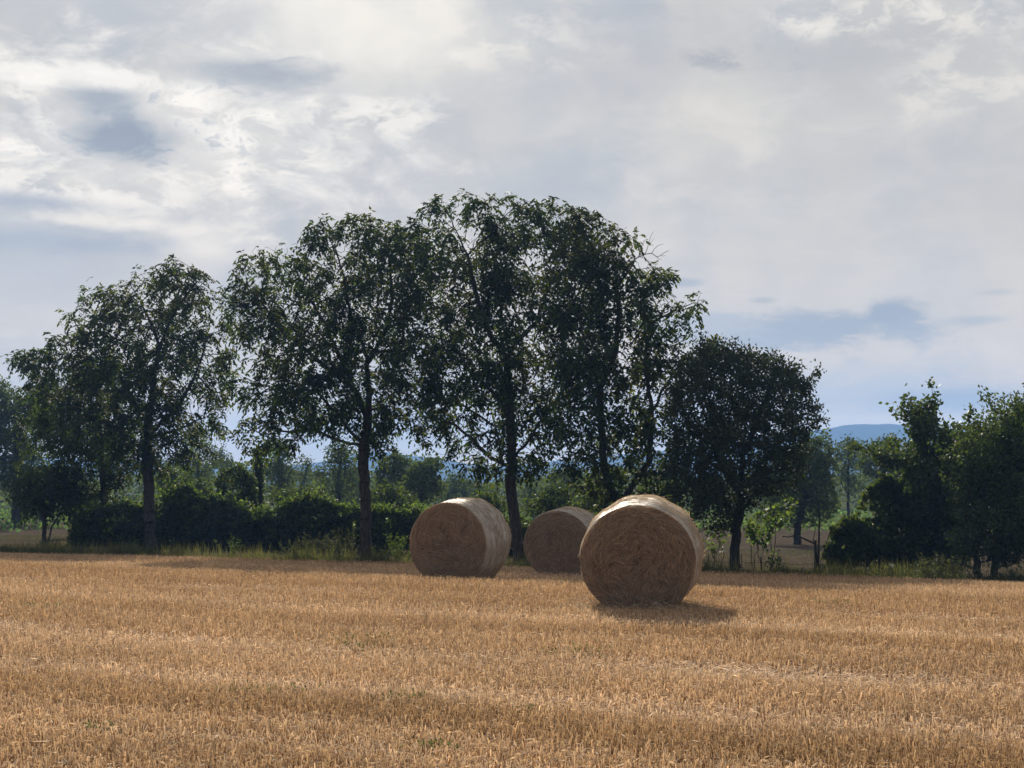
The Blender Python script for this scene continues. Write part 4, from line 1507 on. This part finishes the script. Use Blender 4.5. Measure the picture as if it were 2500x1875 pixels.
# ------------------------------------------------------------------ stubble
def stubble():
    n = 540000
    # nearer ground is seen closer: more stalks there, thinning out to the field edge
    u = RNG.random(n)
    y = 6.6 * (46.0 / 6.6) ** (u ** 0.92)
    x = (RNG.random(n) * 2 - 1) * (y * 0.36 + 2.0)
    s = x * NX + y * NY
    t = x * TX + y * TY
    s = np.round(s / 0.135) * 0.135 + RNG.normal(size=n) * 0.022
    x = t * TX + s * NX
    y = t * TY + s * NY
    ok = (y < edge_y(x) + 0.1) & (y > 6)
    x, y, s, t = x[ok], y[ok], s[ok], t[ok]
    n = len(x)
    P = np.stack([x, y, gz(x, y)], -1)
    # wheel tracks and swaths along the rows
    bnd = 0.5 + 0.5 * np.sin(s * 2 * PI / 2.9 + 0.8 * np.sin(t * 0.13) - 0.3)
    sg = np.arange(-20, 60, 0.05)
    tab = np.array([1.5 * mnoise.noise(Vector((v * 1.05, 0.3, 7.7))) + 0.9 * mnoise.noise(Vector((v * 2.6, 5.3, 2.2))) + 0.5 * mnoise.noise(Vector((v * 0.33, 8.3, 1.2))) for v in sg])
    lowf = np.clip(np.interp(s + 0.12 * np.sin(t * 0.5) + 0.08 * np.sin(t * 1.7 + 1), sg, tab) * 1.5, -1, 1) * (0.75 + 0.25 * np.sin(t * 0.31 + s))
    patch = 0.5 * np.sin(x * 1.7 + 1.3 * np.sin(y * 0.9)) + 0.5 * np.sin(y * 2.3 + 1.9 * np.sin(x * 0.7))
    track = (np.clip(np.sin(s * 2 * PI / 5.9 + 1.75 + 0.12 * np.sin(t * 0.2)) - 0.86, 0, 1) / 0.14)
    brk = np.clip(0.55 + 0.6 * np.sin(t * 0.9 + 2 * np.sin(t * 0.37)) + 0.5 * patch, 0, 1)
    track = track * brk
    fallen = RNG.random(n) < (0.24 + 0.30 * track + 0.10 * np.clip(lowf, 0, 1))
    h = RNG.uniform(0.055, 0.125, n) * (1 - 0.35 * track) * (1 - 0.10 * lowf)
    h = np.where(fallen, 0.025 + RNG.exponential(0.028, n).clip(0, 0.10), h)
    for bx, by, yaw in BALES:       # trampled down and pressed flat round each bale
        cx_, cy_ = bx + 0.6 * math.sin(yaw), by + 0.6 * math.cos(yaw)
        lx = (x - cx_) * math.cos(yaw) - (y - cy_) * math.sin(yaw)
        ly = (x - cx_) * math.sin(yaw) + (y - cy_) * math.cos(yaw)
        near = np.clip(1.25 - np.maximum(np.abs(lx) / 1.0, np.abs(ly) / 1.35), 0, 0.25) / 0.25
        h = h * (1 - 0.62 * near)
    lean = np.where(fallen, 3.0, 0.24)
    d = unit(np.stack([RNG.normal(size=n) * lean, RNG.normal(size=n) * lean, np.ones(n) * np.where(fallen, 0.35, 1.0)], -1))
    P[:, 2] += np.where(fallen, RNG.uniform(0.0, 0.07, n), -0.01)
    a = RNG.random(n) * 2 * PI
    sd = np.stack([np.cos(a), np.sin(a), RNG.normal(size=n) * 0.2], -1)
    sd = unit(sd - d * (sd * d).sum(1, keepdims=True))
    wd = RNG.uniform(0.0042, 0.0085, n)
    k0 = P - sd * wd[:, None] * 0.5
    k1 = P + sd * wd[:, None] * 0.5
    bend = RNG.normal(size=(n, 3)) * 0.010
    top = P + d * h[:, None] + bend
    V = np.stack([k0, k1, top + sd * wd[:, None] * 0.42, top - sd * wd[:, None] * 0.42], 1).reshape(-1, 3)
    tone = np.clip(RNG.normal(0.86, 0.24, n), 0.35, 1.6) * (1 + 0.24 * lowf + 0.08 * patch) * (1 + 0.20 * track)
    tone = np.where(RNG.random(n) < 0.004, tone * 1.9, tone)
    pale = np.clip(0.20 * track + 0.20 * lowf + RNG.normal(size=n) * 0.12 + np.where(fallen, 0.12, 0), -0.25, 0.6)
    T = np.stack([tone * (1 - 0.02 * pale), tone * (1 + 0.25 * pale), tone * (1 + 0.75 * pale)], -1)
    ti = np.repeat(T, 4, 0)
    # standing stalks are tinted darker and redder at the foot
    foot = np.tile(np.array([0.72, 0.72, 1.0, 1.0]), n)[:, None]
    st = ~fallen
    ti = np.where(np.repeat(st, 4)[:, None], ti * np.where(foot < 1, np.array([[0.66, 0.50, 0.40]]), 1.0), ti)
    # broken tips and dry sheaths folded over at the top of some stalks
    hk = np.where((RNG.random(n) < 0.30) & ~fallen)[0]
    hd = unit(np.stack([RNG.normal(size=len(hk)), RNG.normal(size=len(hk)), RNG.normal(size=len(hk)) * 0.5 - 0.25], -1))
    hl = RNG.uniform(0.018, 0.055, len(hk))
    V2, _f = quads_leaf(top[hk], hd, side_of(hd), hl, RNG.uniform(0.006, 0.012, len(hk)))
    V = np.concatenate([V, V2])
    ti = np.concatenate([ti, np.repeat(T[hk] * 1.0, 4, 0)])
    n = n + len(hk)
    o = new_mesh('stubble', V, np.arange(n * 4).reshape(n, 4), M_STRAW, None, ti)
    tag(o, kind='stuff')
    # dropped straw and chaff lying on top
    n = 7000
    u = RNG.random(n)
    y = 6.6 * (40.0 / 6.6) ** u
    x = (RNG.random(n) * 2 - 1) * (y * 0.36 + 2.0)
    s = x * NX + y * NY
    t = x * TX + y * TY
    track = (np.clip(np.sin(s * 2 * PI / 5.9 + 1.75 + 0.12 * np.sin(t * 0.2)) - 0.80, 0, 1) / 0.2)
    ok = (y < edge_y(x)) & (RNG.random(n) < 0.22 + 0.78 * track)
    x, y = x[ok], y[ok]
    n = len(x)
    a = RNG.random(n) * 2 * PI
    d = unit(np.stack([np.cos(a), np.sin(a), RNG.normal(size=n) * 0.25], -1))
    P = np.stack([x, y, gz(x, y) + RNG.uniform(0.05, 0.10, n)], -1)
    sd = side_of(d)
    ll = 0.03 + RNG.exponential(0.028, n).clip(0, 0.10)
    V, F = quads_leaf(P, d, sd, ll, RNG.uniform(0.005, 0.010, n))
    tone = np.clip(RNG.normal(1.1, 0.3, n), 0.5, 1.9)
    T = np.stack([tone, tone * 1.15, tone * 1.45], -1)
    o = new_mesh('fallen_straw', V, F, M_STRAW, None, np.repeat(T, 4, 0))
    tag(o, kind='stuff')
    # weeds sprouting thinly among the stubble
    spots = [(870, 1562, 90), (2040 / K * K, 1475, 60), (90, 1490, 90), (1400, 1600, 80), (1290, 1745, 25), (980, 1715, 60), (620, 1700, 90), (1050, 1840, 70), (880, 1580, 60), (240, 1800, 40)]
    PP = []
    for sx_, sy_, r in spots:
        Yd = CAM_H * FPX / (sy_ - 1172)
        c = at(sx_, sy_, Yd)
        m_ = Yd / FPX
        k = int(150 * (r / 60))
        q = np.stack([c[0] + RNG.normal(size=k) * r * m_ * 0.6, c[1] + RNG.normal(size=k) * r * m_ * 0.5], -1)
        PP.append(q)
    q = np.concatenate(PP)
    P = np.stack([q[:, 0], q[:, 1], gz(q[:, 0], q[:, 1]) + RNG.uniform(0, 0.08, len(q))], -1)
    V, F, T = simple_leaves(P, L=(0.02, 0.05), lw=0.35, droop=-0.8)
    tag(new_mesh('sprouting_weeds', V, F, M_WEED, None, T), kind='stuff')



def spilled():
    g = np.random.default_rng(99)
    PP, DD, LL = [], [], []
    for bx, by, yaw in BALES:
        k = 420
        u = g.uniform(-0.95, 0.95, k)
        side = g.random(k) < 0.25
        lx = np.where(side, np.sign(u) * (0.55 + np.abs(g.normal(size=k)) * 0.22), u)
        ly = np.where(side, g.uniform(-0.1, 1.2, k), -0.03 - np.abs(g.normal(size=k)) * 0.17)
        X = bx + lx * math.cos(yaw) + ly * math.sin(yaw)
        Y = by - lx * math.sin(yaw) + ly * math.cos(yaw)
        PP.append(np.stack([X, Y, gz(X, Y) + g.uniform(0.0, 0.06, k)], -1))
        a = g.random(k) * 2 * PI
        DD.append(unit(np.stack([np.cos(a), np.sin(a), g.normal(size=k) * 0.35 + 0.15], -1)))
        LL.append(g.uniform(0.05, 0.2, k))
    P_, D_, L_ = map(np.concatenate, (PP, DD, LL))
    S_ = side_of(D_)
    b2 = P_ + D_ * L_[:, None] * 0.5
    d2 = unit(D_ + g.normal(size=D_.shape) * 0.4)
    path = np.stack([P_, b2, b2 + d2 * L_[:, None] * 0.5], 1)
    tone = np.clip(g.normal(1.0, 0.25, len(P_)), 0.5, 1.6)
    V, F, T = ribbons(path, np.repeat(S_[:, None, :], 3, 1) * 0.0026, np.stack([tone, tone * 1.05, tone * 1.1], -1))
    tag(new_mesh('spilled_straw', V, F, M_BALE_STRAW, None, T), kind='stuff')


stubble()
spilled()

# ------------------------------------------------------------------ haze: the air between us and the hills
def haze():
    x0, x1, y0, y1, z0, z1 = -3200, 3200, -500, 2950, -4.5, 112
    V = np.array([(x, y, z) for z in (z0, z1) for y in (y0, y1) for x in (x0, x1)], float)
    F = np.array([(0, 2, 3, 1), (4, 5, 7, 6), (0, 1, 5, 4), (2, 6, 7, 3), (0, 4, 6, 2), (1, 3, 7, 5)])
    m = bpy.data.materials.new('haze_air')
    m.use_nodes = True
    nt = m.node_tree
    nt.nodes.clear()
    out = nt.nodes.new('ShaderNodeOutputMaterial')
    pv = nt.nodes.new('ShaderNodeVolumePrincipled')
    pv.inputs['Color'].default_value = (0.27, 0.51, 1.0, 1)
    pv.inputs['Density'].default_value = 0.00042
    pv.inputs['Anisotropy'].default_value = 0.2
    nt.links.new(pv.outputs[0], out.inputs['Volume'])
    tag(new_mesh('haze', V, F, m), kind='stuff')


haze()
